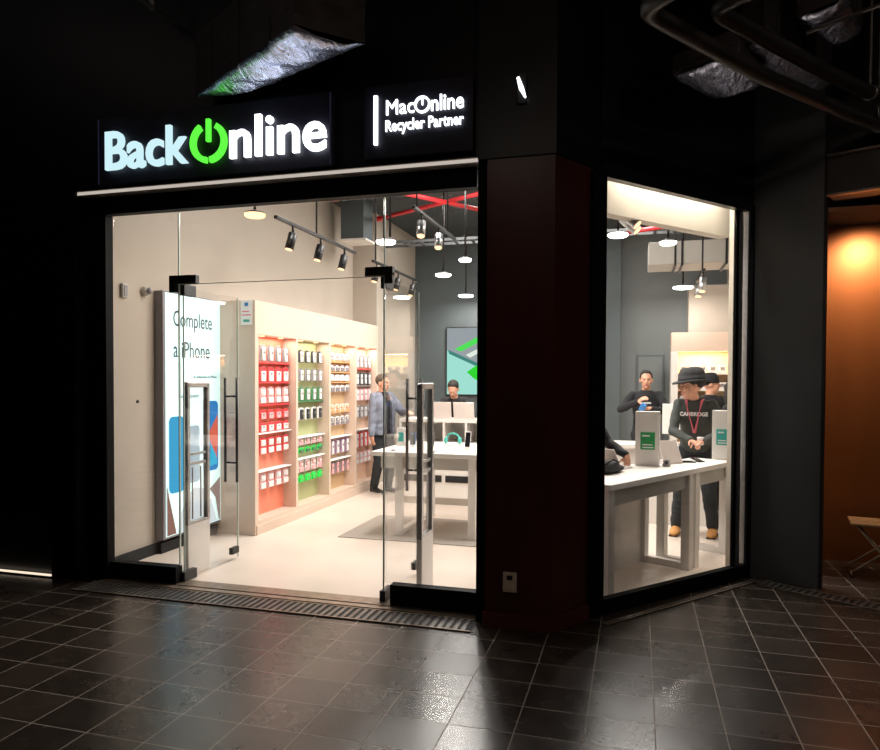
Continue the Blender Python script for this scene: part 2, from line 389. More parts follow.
# corner pillar, clad in dark red-brown panels
b = NB()
prism(b, [(-.94, 4.39), (-.505, 4.39), (-.285, 4.77), (-.27, 4.88), (-.45, 4.98), (-.94, 4.74)], 0, 3.02)
o = struct('wall_pillar', b, M['pillar'], 'dark red-brown corner pillar between the two windows')
b = NB(); prism(b, [(-.955, 4.372), (-.494, 4.372), (-.262, 4.765), (-.25, 4.86), (-.5, 4.9), (-.955, 4.74)], .0, .092)
o2 = struct('baseboard_pillar', b, M['skirt'])
b = NB(); prism(b, [(-1.0, 4.375), (-.497, 4.375), (-.27, 4.77), (-.21, 4.87), (-.35, 5.1), (-1.0, 4.76)], 3.02, 4.75)
struct('wall_above_pillar', b, M['black'])
# corner window
b = NB(); box(b, -.18, -.05, 0, -.050, .005, 3.0, mw=WM); struct('trim_8', b, M['frame'], 'black jamb left of the corner window')
b = NB(); box(b, WL - .20, -.055, 0, WL + .03, .06, 3.02, mw=WM); 
b.free(); b = NB(); box(b, WL - .035, -.06, 0, WL + .05, .03, 3.02, mw=WM); box(b, WL - .185, -.01, 0, WL - .155, .01, 3.0, mw=WM); struct('trim_9', b, M['frame'], 'black jamb right of the corner window')
b = NB(); box(b, WL - .155, -.02, .11, WL - .11, .02, 2.98, mw=WM); box(b, WL - .075, -.04, .11, WL - .045, .02, 2.98, mw=WM); struct('trim_10', b, M['silver'], 'brushed silver window bead')
b = NB(); box(b, -.05, -.05, 0, WL, .01, .105, mw=WM); struct('trim_11', b, M['frame'], 'black sill under the corner window')
b = NB(); box(b, -.10, -.05, 2.97, WL + .1, .01, 4.75, mw=WM); struct('wall_above_corner_window', b, M['black'])
b = NB(); box(b, -.05, .16, 2.80, WL - .02, .26, ZC, mw=WM); struct('trim_12', b, M['cream'], 'cream bulkhead behind the head of the corner window')
b = NB(); box(b, WL - .185, .015, .004, WL - .15, .055, 2.99, mw=WM); struct('trim_13', b, M['cream'], 'cream reveal at the right of the corner window')
# right of the corner window: grey wall panel, then the recess with a copper-brown wall
RM = frame_m((.88, 6.11, 0), (.50, -.215)); RL = .525
b = NB(); box(b, 0, 0, 0, RL, .05, 4.75, mw=RM); struct('wall_right_panel', b, M['greyp'], 'dark grey wall panel right of the corner window')
b = NB(); box(b, RL, -.01, 0, RL + .018, .05, 4.75, mw=RM); struct('trim_14', b, M['matteblack'], 'black corner trim of the grey wall panel')
b = NB(); box(b, 1.42, 6.9, 0, 6.0, 7.05, 4.75); struct('wall_recess', b, M['copper'], 'copper-brown wall at the back of the recess')
b = NB(); box(b, RL + .02, -.02, 3.02, 4.5, .25, 3.30, mw=RM); struct('trim_15', b, M['pipe'], 'dark beam across the top of the recess')
b = NB(); box(b, RL + .02, .03, 3.30, 5.5, .25, 4.75, mw=RM); struct('wall_above_recess', b, M['black'])
b = NB(); box(b, RL + .02, -.05, 3.30, 4.5, .02, 3.315, mw=RM); box(b, RL + .02, -.05, 3.0, 4.5, .0, 3.015, mw=RM); struct('trim_16', b, M['threshold'], 'thin lips edging the dark beam')
b = NB(); box(b, 1.43, 6.15, 2.98, 6, 6.9, 3.02); struct('ceiling_recess', b, M['matteblack'])
# passage ceiling and unseen enclosure
b = NB(); box(b, -9, -3, 4.75, 7, 7.6, 4.85); struct('ceiling_passage', b, M['passceil'])
b = NB(); box(b, -9.1, -3, -.1, -9, 7.6, 4.85); struct('wall_passage_left_unseen', b, M['black'])
b = NB(); box(b, -9, -3.1, -.1, 7, -3, 4.85); struct('wall_passage_rear_unseen', b, M['black'])
b = NB(); box(b, 7, -3, -.1, 7.1, 7.6, 4.85); struct('wall_passage_right_unseen', b, M['black'])

# glass panes (structure)
b = NB(); box(b, -4.03, GY - .006, .14, -3.425, GY + .006, 2.888); w = struct('window_1', b, M['glass'])
b = NB(); box(b, -3.428, GY - .008, .14, -3.420, GY + .008, 2.888); obj('pane_edge', b, M['gedge'], w)
b = NB(); box(b, -3.415, GY - .006, 2.335, -1.735, GY + .006, 2.888); w = struct('window_2', b, M['glass'])
b = NB(); box(b, -3.415, GY - .007, 2.329, -1.735, GY + .007, 2.334); obj('pane_edge', b, M['gedge'], w)
b = NB(); box(b, -1.722, GY - .006, .155, -1.0, GY + .006, 2.888); w = struct('window_3', b, M['glass'])
b = NB(); box(b, -1.731, GY - .008, .155, -1.724, GY + .008, 2.888); obj('pane_edge', b, M['gedge'], w)
b = NB(); box(b, -.05, -.006, .105, WL - .185, .004, 2.97, mw=WM); struct('window_4', b, M['glass'])

# open glass door leaves
def leaf(name, hx, fx, side, lab):
    """leaf hinged at (hx, GY) and open into the shop, free end at (fx, GY+.76)"""
    o = thing(name, lab, 'door', (0, 0, 0)); o['kind'] = 'structure'
    LM = frame_m((hx, GY + .035, 0), (fx - hx, .74)); L = .745
    q = NB(); box(q, .0, -.005, .02, L, .005, 2.315, mw=LM); obj('glass_leaf', q, M['glass'], o)
    q = NB(); box(q, L, -.0055, .02, L + .006, .0055, 2.315, mw=LM); box(q, -.006, -.0055, .02, 0, .0055, 2.315, mw=LM); obj('leaf_edge', q, M['gedge'], o)
    q = NB(); bbox(q, -.03, -.022, .008, .13, .022, .085, .004, mw=LM); obj('bottom_pivot', q, M['blackm'], o)
    q = NB(); bbox(q, L - .11, -.02, .06, L - .005, .02, .12, .006, mw=LM); obj('lock', q, M['blackm'], o)
    q = NB(); bbox(q, -.02, -.022, 2.25, .13, .022, 2.34, .004, mw=LM)
    obj('top_pivot', q, M['blackm'], o)
    for s in (-1, 1):
        q = NB(); tube(q, [LM @ Vector((L - .10, s * .058, .70)), LM @ Vector((L - .10, s * .058, 1.61))], .0125, 10)
        hd = obj('handle', q, M['blackm'], o, True)
        q = NB()
        for z in (.87, 1.45): tube(q, [LM @ Vector((L - .10, s * .004, z)), LM @ Vector((L - .10, s * .058, z))], .009, 8)
        obj('standoff', q, M['blackm'], hd, True)
    return o
def struct_leaf(): pass
leaf('door_2', -3.41, -3.405, 1, 'left glass door leaf standing open into the shop')
leaf('door_3', -1.742, -1.725, 1, 'right glass door leaf standing open into the shop')
for k, (x0, x1, lab) in enumerate(((-3.50, -3.26, 'black hinge patch over the left glass door'), (-1.87, -1.66, 'black hinge patch over the right glass door'))):
    q = NB(); bbox(q, x0, GY - .025, 2.335, x1, GY + .025, 2.40, .004)
    xm = -3.50 if k == 0 else -1.72
    bbox(q, xm, GY - .024, 2.27 if k == 0 else 2.28, xm + .06, GY + .024, 2.36, .004)
    struct('trim_%d' % (17 + k), q, M['blackm'], lab)

# ================================================================== SIGNS
sg = thing('shop_sign', 'wide dark sign panel with lit green and white lettering BackOnline', 'sign', (-3.05, 4.5, 3.15))
q = NB(); bbox(q, -4.06, 4.49, 3.10, -2.075, 4.55, 3.62, .006); ch(obj('sign_panel', q, M['signface']), sg)
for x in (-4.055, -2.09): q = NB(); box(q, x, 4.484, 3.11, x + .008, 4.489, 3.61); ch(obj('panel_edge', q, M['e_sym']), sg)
FX, FZ = (1, 0, 0), (0, 0, 1)
YS = 4.468
ch(text_obj('letters', 'Back', .4, .014, M['e_cyan'], (-3.965, YS, 3.205), FX, FZ, width=.735, height=.295, bold=.005), sg)
ch(text_obj('letters', 'nline', .4, .014, M['e_white'], (-2.872, YS, 3.205), FX, FZ, width=.765, height=.30, bold=.005), sg)
def power_symbol(cx, cz, r, th, y0, y1, m, name, par, ry=1.0):
    q = NB()
    def arc(a0, a1, ri, ro, n=26):
        rows = []
        for i in range(n + 1):
            a = a0 + (a1 - a0) * i / n
            rows.append([q.verts.new((cx + rr * math.cos(a), yy, cz + rr * ry * math.sin(a))) for rr, yy in ((ri, y0), (ro, y0), (ro, y1), (ri, y1))])
        for A, B in zip(rows, rows[1:]):
            for k in range(4): q.faces.new((A[k], A[(k + 1) % 4], B[(k + 1) % 4], B[k]))
        q.faces.new(rows[0][::-1]); q.faces.new(rows[-1])
    if name == 'power_symbol':
        arc(R(90 + 30), R(264), r - th, r); arc(R(-84), R(60), r - th, r)
        bbox(q, cx - th * .42, y0, cz + r * .02, cx + th * .42, y1, cz + r * 1.12, .006)
    else:
        arc(R(0), R(360), r - th, r, 32); box(q, cx - th * .3, y0, cz - r * .05, cx + th * .3, y1, cz + r * .75)
    return ch(obj(name, q, m), par)
power_symbol(-3.055, 3.345, .152, .042, 4.454, 4.485, M['e_green'], 'power_symbol', sg)
s2 = thing('partner_sign', 'small dark sign panel with lit white lettering MacOnline', 'sign', (-1.45, 4.5, 3.15))
q = NB(); bbox(q, -1.83, 4.49, 3.12, -1.06, 4.55, 3.62, .006); ch(obj('sign_panel', q, M['signface']), s2)
q = NB(); bbox(q, -1.755, 4.465, 3.21, -1.728, 4.489, 3.545, .004); ch(obj('light_bar', q, M['e_white']), s2)
ch(text_obj('letters', 'Mac', .2, .006, M['e_white'], (-1.665, 4.478, 3.405), FX, FZ, width=.20, height=.10, bold=.0), s2)
ch(text_obj('letters', 'nline', .2, .006, M['e_white'], (-1.345, 4.478, 3.402), FX, FZ, width=.225, height=.105, bold=.002), s2)
power_symbol(-1.407, 3.452, .056, .013, 4.468, 4.485, M['e_white'], 'ring_symbol', s2)
ch(text_obj('letters', 'Recycler Partner', .1, .005, M['e_white'], (-1.67, 4.478, 3.27), FX, FZ, width=.55, height=.10, bold=.0012), s2)

# small things on the pillar
o = thing('wall_socket', 'beige socket plate low on the dark pillar', 'socket', (-.775, 4.385, .30))
q = NB(); bbox(q, -.045, -.014, -.065, .045, .0, .065, .006); obj('plate', q, M['plug'], o)
q = NB(); bbox(q, -.018, -.017, .018, .018, -.0135, .045, .004); obj('button', q, M['blackm'], o)
q = NB(); bbox(q, -.022, -.018, -.045, .022, -.0135, -.01, .004); obj('cover', q, M['plug'], o)
o = thing('glow_mark', 'small slanted white glowing mark high on the dark pillar', 'lamp', (-.715, 4.375, 3.43))
q = NB(); bbox(q, -.03, -.02, -.09, .03, .0, .10, .004); obj('added_back_plate', q, M['blackm'], o)
q = NB(); tube(q, [(-.022, -.03, .07), (.0, -.03, .0), (.026, -.03, -.06)], [.010, .016, .006], 10); obj('glow_tube', q, M['e_white'], o, True)  # small bright mark made as a glowing tube; the fixture is made up

# ================================================================== DRAIN GRATES
def grate(name, mw, L, w, lab, pitch=.052, strips=True):
    o = thing(name, lab, 'grate', (0, 0, 0))
    q = NB(); box(q, 0, 0, .0005, L, w, .003, mw=mw); obj('channel', q, M['matteblack'], o)
    q = NB(); box(q, 0, 0, .003, L, .012, .010, mw=mw); box(q, 0, w - .012, .003, L, w, .010, mw=mw); obj('rim', q, M['threshold'], o)
    q = NB(); n = int(L / pitch)
    for i in range(n): box(q, (i + .3) * pitch, .013, .003, (i + .3) * pitch + pitch * .52, w - .013, .009, mw=mw)
    obj('bars', q, M['grate'], o)
    return o
M['grate'] = mat('worn_steel_grate', (.13, .115, .105), .35, metal=.6, noise=.3, nscale=10)
grate('drain_grate', frame_m((-4.1, 4.23, 0), (1, 0)), 3.1, .225, 'long slotted drain grate in front of the glass doors')
grate('drain_grate', frame_m((-.17, 4.60, 0), (1.10, 1.345)), 1.73, .045, 'thin slotted drain strip along the corner window sill', .03)
grate('drain_grate', frame_m((.915, 5.865, 0), (.72, -.42)), 1.6, .16, 'slotted drain grate running right from the window corner', .05)
o = thing('floor_light', 'thin glowing strip on the floor left of the shopfront', 'light', (-5.6, 4.46, 0))
q = NB(); box(q, -1.6, -.02, .0, 1.1, .04, .012); obj('strip_base', q, M['matteblack'], o)
q = NB(); box(q, -1.6, -.012, .012, 1.09, .012, .022); obj('glow_strip', q, M['e_strip'], o)

# ================================================================== SHOP FITTINGS
# --- lightbox poster
pm, nt, pb = new_mat('lit_poster_face')
pb.inputs['Base Color'].default_value = (.6, .8, .8, 1); pb.inputs['Emission Color'].default_value = (.60, .86, .86, 1); pb.inputs['Emission Strength'].default_value = .80
o = thing('lightbox_poster', 'tall lit poster with pale cyan ground and phones on the left wall', 'poster', (-4.19, 5.8, .1))
def P(ob): return ch(ob, o)
q = NB(); bbox(q, -4.215, 5.33, .13, -4.125, 6.235, 2.40, .004); P(obj('casing', q, M['greym']))
q = NB(); box(q, -4.125, 5.36, .15, -4.120, 6.215, 2.385); P(obj('poster_face', q, pm))
YN = (0, 1, 0)
inkm = emis('poster_ink', (.16, .20, .21), .7)
P(text_obj('headline', 'Complete', .2, .001, inkm, (-4.117, 5.47, 2.045), YN, FZ, width=.60, height=.19))
P(text_obj('headline', 'a iPhone', .2, .001, inkm, (-4.117, 5.47, 1.80), YN, FZ, width=.56, height=.15))
P(text_obj('small_print', 'te compramos tu iPhone', .05, .001, inkm, (-4.117, 5.77, 1.60), YN, FZ, width=.38, height=.035))
P(text_obj('small_print', 'sin coste', .05, .001, inkm, (-4.117, 5.55, 1.42), YN, FZ, width=.30, height=.035))
def flat(name, pts, m, off):
    q = NB(); a = [q.verts.new((-4.119 + off, y, z)) for y, z in pts]; bb = [q.verts.new((-4.1175 + off, y, z)) for y, z in pts]
    n = len(pts); q.faces.new(a[::-1]); q.faces.new(bb)
    for i in range(n): q.faces.new((a[i], a[(i + 1) % n], bb[(i + 1) % n], bb[i]))
    return P(obj(name, q, m))
def rr(y0, z0, y1, z1, r=.05, n=5):
    out = []
    for cx, cz, a0 in ((y1 - r, z1 - r, 0), (y0 + r, z1 - r, 90), (y0 + r, z0 + r, 180), (y1 - r, z0 + r, 270)):
        for i in range(n + 1): a = R(a0 + 90 * i / n); out.append((cx + r * math.cos(a), cz + r * math.sin(a)))
    return out
eb = lambda n, c, s=.8: emis(n, c, s)
flat('printed_phone', rr(5.40, .54, 5.62, 1.25), eb('poster_blue', (.08, .50, .85)), .002)
flat('printed_phone', rr(5.92, .68, 6.17, 1.38), eb('poster_deep_blue', (.02, .28, .72)), .002)
flat('printed_wave', [(6.0, 1.05), (6.16, 1.24), (6.165, .98), (6.14, .80), (6.06, .93)], eb('poster_red', (.9, .16, .10)), .004)
flat('printed_wave', [(6.02, .72), (6.04, .95), (6.12, .86), (6.15, .74)], eb('poster_sky', (.05, .6, .9)), .004)
flat('printed_phone', rr(5.70, .60, 5.86, 1.15, .04), eb('poster_pale', (.62, .78, .85)), .002)
flat('printed_ground', [(5.37, .16), (5.37, .62), (5.40, .50), (5.46, .30), (5.50, .16)], eb('poster_brown', (.42, .22, .17), .7), .003)
flat('printed_ground', [(6.2, .16), (6.2, .60), (6.12, .55), (6.02, .50), (6.12, .40), (6.18, .16)], eb('poster_taupe', (.40, .28, .24), .7), .003)
flat('printed_dome', [(5.52, .16), (5.56, .33), (5.66, .48), (5.78, .55), (5.92, .52), (6.04, .40), (6.12, .22), (6.14, .16)], eb('poster_white', (.85, .93, .95), .85), .005)

# --- wall sensors and a wall dot
def wall_device(z, y, lab):
    o = thing('wall_speaker', lab, 'speaker', (-4.22, y, z))
    q = NB(); bbox(q, 0, -.035, -.06, .03, .035, .06, .01); obj('body', q, M['apron'], o)
    q = NB(); bbox(q, .03, -.02, -.045, .035, .02, .045, .002); obj('grille', q, M['greym'], o)
wall_device(2.35, 4.94, 'small grey wall speaker nearest the shopfront glass')
o = thing('wall_camera', 'small round grey camera on the wall beside the poster', 'camera', (-4.22, 5.2, 2.38))
q = NB(); lathe(q, [(.04, 0), (.045, .02), (.03, .05)], mw=Matrix.Rotation(R(90), 4, 'Y')); obj('body', q, M['apron'], o, True)
q = NB(); ell(q, (.06, 0, 0), (.022, .026, .03)); obj('lens', q, M['greym'], o, True)
q = NB(); lathe(q, [(.014, 0), (.014, .008), (.006, .012)], mw=Matrix.Translation((-4.22, 5.11, 1.40)) @ Matrix.Rotation(R(90), 4, 'Y')); tag(obj('wall_plug', q, M['blackm']), 'tiny black plug on the bare left wall', 'plug')

# --- long display shelving on the left wall
SX = -3.72; BX = -3.885
o = thing('display_shelving', 'long white lit shelving unit with four bays on the left wall', 'shelving', (-3.96, 6.22, 0))
q = NB(); box(q, -4.21, 6.24, .004, SX + .012, 9.66, .10); box(q, -4.21, 6.24, .10, SX, 9.66, .145); ch(obj('plinth', q, M['shelfw']), o)
q = NB(); box(q, -4.21, 6.24, 2.06, SX, 9.66, 2.40); ch(obj('header', q, M['shelfw']), o)
YB = [6.24, 7.10, 7.98, 8.82, 9.62]
for k, y in enumerate(YB):
    q = NB(); box(q, -4.21, y - (.02 if k == 0 else .0), .145 if 0 < k < 4 else .004, SX + (.001 if k in (0, 4) else 0), y + .045, 2.06 if 0 < k < 4 else 2.401); ch(obj('divider', q, M['shelfw']), o)
for k, (m_, nm) in enumerate((('bay_red', 'coral red back panel'), ('bay_green', 'olive green back panel'), ('bay_tan', 'tan back panel'), ('bay_peach', 'peach back panel'))):
    q = NB(); box(q, BX - .02, YB[k] + .045, .145, BX, YB[k + 1], 2.06); p_ = ch(obj('back_panel', q, M[m_]), o); p_['label'] = nm
for k in range(4):
    yc = (YB[k] + .045 + YB[k + 1]) / 2
    for dy in (-.2, .2):
        q = NB(); lathe(q, [(.03, 0), (.03, -.012), (.022, -.014)], (-3.80, yc + dy, 2.06)); ch(obj('downlight', q, M['e_warm']), o)
    light('shelf_strip', 'AREA', (-3.79, yc, 2.045), 3.2, (1, .78, .64), .08, size_y=.7)
    light('header_spot', 'SPOT', (-3.60, yc, 2.85), 5, (1, .74, .50), .02, (0, R(14), 0), cone=R(36), blend=.7)
# sign stuck on the shelving end
o = thing('info_card', 'small white notice card high on the near end of the shelving', 'card', (-3.81, 6.215, 2.15))
q = NB(); bbox(q, -.065, -.006, 0, .065, 0, .25, .002); obj('card', q, M['wprint'], o)
q = NB(); box(q, -.02, -.008, .19, .02, -.006, .225); obj('blue_mark', q, M['bluepl'], o)
q = NB(); box(q, -.055, -.008, .095, .055, -.006, .105); box(q, -.05, -.008, .13, .03, -.006, .14); obj('pink_line', q, M['pink'], o)
q = NB(); box(q, -.035, -.008, .03, .035, -.006, .055); obj('teal_mark', q, M['tealp'], o)

# --- packs hanging in the bays
def make_pack(w, h, mc, mcase, kind):
    o = bpy.data.objects.new('phone_case_pack', None); COL.objects.link(o)
    q = NB(); bbox(q, -.003, -w / 2, 0, .003, w / 2, h, .0015)
    box(q, -.002, -w * .18, h, .002, w * .18, h + .012); obj('card', q, mc, o)
    q = NB()
    if kind == 0:
        bbox(q, .003, -w * .36, h * .06, .018, w * .36, h * .74, .005)
    elif kind == 1:
        bbox(q, .003, -w * .22, h * .04, .024, w * .22, h * .92, .008)
    else:
        bbox(q, .003, -w * .40, h * .04, .016, w * .40, h * .40, .005); bbox(q, .003, -w * .36, h * .52, .014, w * .36, h * .9, .005)
    obj('case', q, mcase, o)
    q = NB(); box(q, .018 if kind != 1 else .024, -w * .16, h * .50 if kind != 2 else h * .62, .020 if kind != 1 else .026, w * .10, h * .64 if kind != 2 else h * .8)
    obj('lens_block' if kind == 0 else 'logo_patch', q, M['greym'] if kind != 2 else M['wprint'], o)
    q = NB(); tube(q, [(-.07, 0, h + .006), (.0, 0, h + .006), (.03, 0, h + .01)], .0025, 6); obj('peg', q, M['silver'], o)
    return o
protos = {}
def pack(w, h, c1, c2, kind):
    k = (round(w, 3), round(h, 3), c1, c2, kind)
    if k in protos: return copy_tree(protos[k])
    protos[k] = make_pack(w, h, M[c1], M[c2], kind); return protos[k]
NAME = {'lightw': 'white', 'greym': 'grey', 'redc': 'red', 'pinkc': 'rose', 'greenc': 'bright green', 'dgreen': 'dark green', 'orangec': 'orange', 'purplec': 'plum', 'darkc': 'black', 'wprint': 'white', 'bay_red': 'coral', 'bay_tan': 'tan'}
BAYN = ['coral red bay', 'olive green bay', 'tan bay', 'peach bay']
rows = {
    0: [(1.79, 1.965, 5, 1, 'greym', 'lightw'), (1.57, 1.74, 5, 0, 'redc', 'lightw'), (1.34, 1.52, 5, 2, 'pinkc', 'lightw'), (1.17, 1.28, 5, 0, 'redc', 'pinkc'), (1.04, 1.145, 5, 0, 'redc', 'lightw'), (.80, .985, 5, 2, 'redc', 'lightw'), (.43, .61, 5, 2, 'pinkc', 'lightw')],
    1: [(1.80, 1.95, 5, 1, 'darkc', 'lightw'), (1.58, 1.73, 5, 1, 'greym', 'lightw'), (1.35, 1.51, 5, 1, 'dgreen', 'lightw'), (1.12, 1.27, 5, 1, 'lightw', 'darkc'), (.82, .91, 5, 2, 'lightw', 'pinkc'), (.73, .80, 5, 0, 'greenc', 'dgreen'), (.50, .65, 5, 2, 'lightw', 'pinkc'), (.38, .475, 5, 0, 'greenc', 'greenc')],
    2: [(1.85, 1.95, 5, 2, 'lightw', 'pinkc'), (1.71, 1.79, 5, 0, 'lightw', 'greym'), (1.58, 1.67, 5, 0, 'wprint', 'lightw'), (1.44, 1.53, 5, 0, 'lightw', 'greym'), (1.16, 1.28, 5, 2, 'lightw', 'orangec'), (1.00, 1.12, 5, 2, 'lightw', 'greym'), (.62, .82, 5, 1, 'purplec', 'lightw'), (.36, .53, 5, 1, 'greym', 'pinkc')],
    3: [(1.77, 1.95, 5, 1, 'greym', 'lightw'), (1.53, 1.70, 5, 1, 'darkc', 'lightw'), (1.30, 1.47, 5, 1, 'pinkc', 'lightw'), (1.06, 1.23, 5, 1, 'greym', 'lightw'), (.63, .86, 5, 1, 'redc', 'lightw'), (.40, .57, 5, 2, 'pinkc', 'lightw')],
}
for bi, rws in rows.items():
    y0 = YB[bi] + .045; y1 = YB[bi + 1]
    for ri, (z0, z1, n, kind, c1, c2) in enumerate(rws):
        sp = (y1 - y0) / n
        for i in range(n):
            p_ = pack(.132, z1 - z0 - .012, c1, c2, kind)
            p_.location = (-3.815, y0 + sp * (i + .5), z0)
            cn = NAME[c2]; kd = ('flat', 'slim', 'double')[kind]
            tag(p_, f'{kd} {cn} pack, {ORD[i].replace("the ", "")}, {ROWS[ri]} row, {BAYN[bi]}', 'phone case', f'hanging packs in the {ROWS[ri]} row of the {BAYN[bi]}')
# shelf rails and boards across the bays
rails = {0: [(1.765, 'redc'), (1.555, 'redc'), (1.315, 'redc'), (1.02, 'wprint'), (.62, 'wprint')], 1: [(1.33, 'dgreen'), (.91, 'wprint'), (.655, 'wprint')],
         2: [(1.82, 'orangec'), (1.685, 'orangec'), (1.555, 'orangec'), (.835, 'wprint'), (.545, 'wprint')], 3: [(1.74, 'redc'), (1.50, 'greym'), (.875, 'wprint')]}
for bi, rl in rails.items():
    for k, (z, c) in enumerate(rl):
        if c == 'wprint': q = NB(); bbox(q, -3.883, YB[bi] + .047, z, -3.775, YB[bi + 1] - .002, z + .012, .003)
        else: q = NB(); bbox(q, -3.883, YB[bi] + .047, z, -3.80, YB[bi + 1] - .002, z + .014, .003)
        tag(obj('shelf_board', q, M[c]), f'{NAME.get(c, "white")} shelf strip, {ORD[k].replace("left", "top").replace("topmost", "uppermost")} of those in the {BAYN[bi]}', 'shelf', f'shelf strips in the {BAYN[bi]}')

# --- anti-theft gates by the doors
def gate(x, y, lab):
    o = thing('security_gate', lab, 'gate', (x, y, 0)); w = .30
    q = NB(); bbox(q, -.022, 0, .004, .022, w, .42, .008); obj('base', q, M['white'], o)
    q = NB()
    for y0 in (0, w - .035): bbox(q, -.022, y0, .42, .022, y0 + .035, 1.56, .006)
    bbox(q, -.022, 0, 1.53, .022, w, 1.575, .008); bbox(q, -.020, .035, .42, .020, w - .035, .445, .004); obj('frame', q, M['silver'], o)
    q = NB(); box(q, -.006, .035, .445, .006, w - .035, 1.53); obj('panel', q, M['glass'], o)
    q = NB(); bbox(q, -.012, .04, .90, .012, w - .04, .925, .003); bbox(q, -.012, .04, .98, .012, w - .04, 1.0, .003); obj('crossbar', q, M['silver'], o)
    q = NB(); 
    for yy in (.09, .20): tube(q, [(0, yy, .46), (0, yy, .88)], .006, 8)
    obj('antenna', q, M['greym'], o, True)
gate(-3.475, 4.76, 'silver framed security gate beside the left door')
gate(-1.535, 4.84, 'silver framed security gate beside the right door')

# --- mat
q = NB(); bbox(q, -2.9, 6.42, .0045, -1.0, 7.6, .012, .003); tag(obj('floor_mat', q, M['mat']), 'taupe carpet mat under the left display table', 'mat')

# --- display tables
def table(name, mw, L, D, H, lab, legs=((0, 0), (1, 0), (0, 1), (1, 1)), panel=False, leg=.075, ins=.0):
    o = thing(name, lab, 'table', mw.translation)
    q = NB(); bbox(q, 0, 0, H - .045, L, D, H, .005, mw=mw); ch(obj('tabletop', q, M['white']), o)
    q = NB(); box(q, .09, .05, H - .17, L - .09, .07, H - .045, mw=mw); box(q, .09, D - .07, H - .17, L - .09, D - .05, H - .045, mw=mw); ch(obj('apron', q, M['apron']), o)
    for lx, ly in legs:
        x0 = .015 + ins if lx == 0 else L - .015 - leg - ins; y0 = .02 if ly == 0 else D - .02 - leg
        q = NB(); bbox(q, x0, y0, .004, x0 + leg, y0 + leg, H - .045, .003, mw=mw); ch(obj('leg', q, M['white']), o)
    q = NB()
    for lx in (0, 1):
        x0 = .02 + ins if lx == 0 else L - .02 - leg * .8 - ins
        box(q, x0, .02 + leg, .004, x0 + leg * .8, D - .02 - leg, .06, mw=mw)
    ch(obj('foot_rail', q, M['white']), o)
    if panel:
        q = NB(); box(q, .02 + leg, D - .06, .004, L - .02 - leg, D - .035, H - .17, mw=mw); ch(obj('back_panel', q, M['white']), o)
    return o
TD = Vector((.485, .875, 0)).normalized()
TO = Vector((-.17, 4.99, 0))
TA = frame_m((TO.x, TO.y, 0), TD)
table('display_table', TA, 1.37, .52, .865, 'white display table with a closed back at the corner window', panel=True)
TB = frame_m((TO.x + TD.x * 1.385, TO.y + TD.y * 1.385, 0), TD)
table('display_table', TB, .75, .40, .865, 'short white display table at the right end of the corner window')
TC = frame_m((-2.62, 6.62, 0), (1, 0))
table('display_table', TC, 1.35, 1.25, .865, 'broad white display table behind the right glass door', ins=.24)
# back counter with open compartments
o = thing('service_counter', 'white service counter with open compartments behind the left display table', 'counter', (-2.0, 8.5, 0))
q = NB(); box(q, -2.95, 8.45, .10, -1.2, 8.95, .80); ch(obj('body', q, M['white']), o)
q = NB(); box(q, -2.95, 8.50, .004, -1.2, 8.93, .10); ch(obj('kick', q, M['apron']), o)
q = NB()
for x0, x1 in ((-2.9, -2.55), (-2.5, -2.38), (-2.33, -1.75), (-1.7, -1.3)): box(q, x0, 8.44, .30, x1, 8.449, .385)
ch(obj('vent_slot', q, M['blackm']), o)
q = NB(); box(q, -2.95, 8.45, 1.06, -1.2, 8.95, 1.10); box(q, -2.95, 8.93, .8, -1.2, 8.95, 1.06)
for x in (-2.95, -2.66, -2.37, -2.08, -1.79, -1.5, -1.22): box(q, x, 8.45, .8, x + .025, 8.93, 1.06)
ch(obj('compartments', q, M['white']), o)

# --- shelving seen through the corner window
o = thing('display_shelving', 'white and oak lit shelving behind the person in the hat', 'shelving', (1.0, 11.2, 0))
q = NB(); box(q, .50, 11.15, 2.05, 1.37, 11.55, 2.34); ch(obj('header', q, M['shelfw']), o)
q = NB(); box(q, .50, 11.15, .004, .60, 11.55, 2.05); ch(obj('side_panel', q, M['white']), o)
q = NB(); box(q, .60, 11.5, .1, 1.37, 11.55, 2.05); ch(obj('back_panel', q, M['bay_tan']), o)
for z in (.5, .95, 1.25, 1.45, 1.70):
    q = NB(); box(q, .60, 11.2, z, 1.37, 11.5, z + .03); ch(obj('shelf', q, M['white']), o)
light('shelf_strip', 'AREA', (.98, 11.3, 2.04), 16, (1, .72, .45), .7, size_y=.15)
q = NB(); box(q, .60, 11.2, 2.035, .62, 11.22, 2.05); q.free()
for z, nrow, rn in ((1.73, 5, 'upper'), (1.48, 5, 'middle'), (1.28, 4, 'lower')):
    for i in range(nrow):
        q = NB(); hh = .11 if z != 1.28 else .09; xx = .64 + i * .14
        bbox(q, xx, 11.26, z, xx + .10, 11.34, z + hh, .004)
        box(q, xx + .02, 11.258, z + .03, xx + .08, 11.26, z + hh - .03, 1)
        tag(obj('boxed_product', q, [M['lightw'], M['greym']]), f'small white box, {ORD[i]} on the {rn} shelf behind the hat wearer', 'box', f'boxes on the {rn} oak shelf')

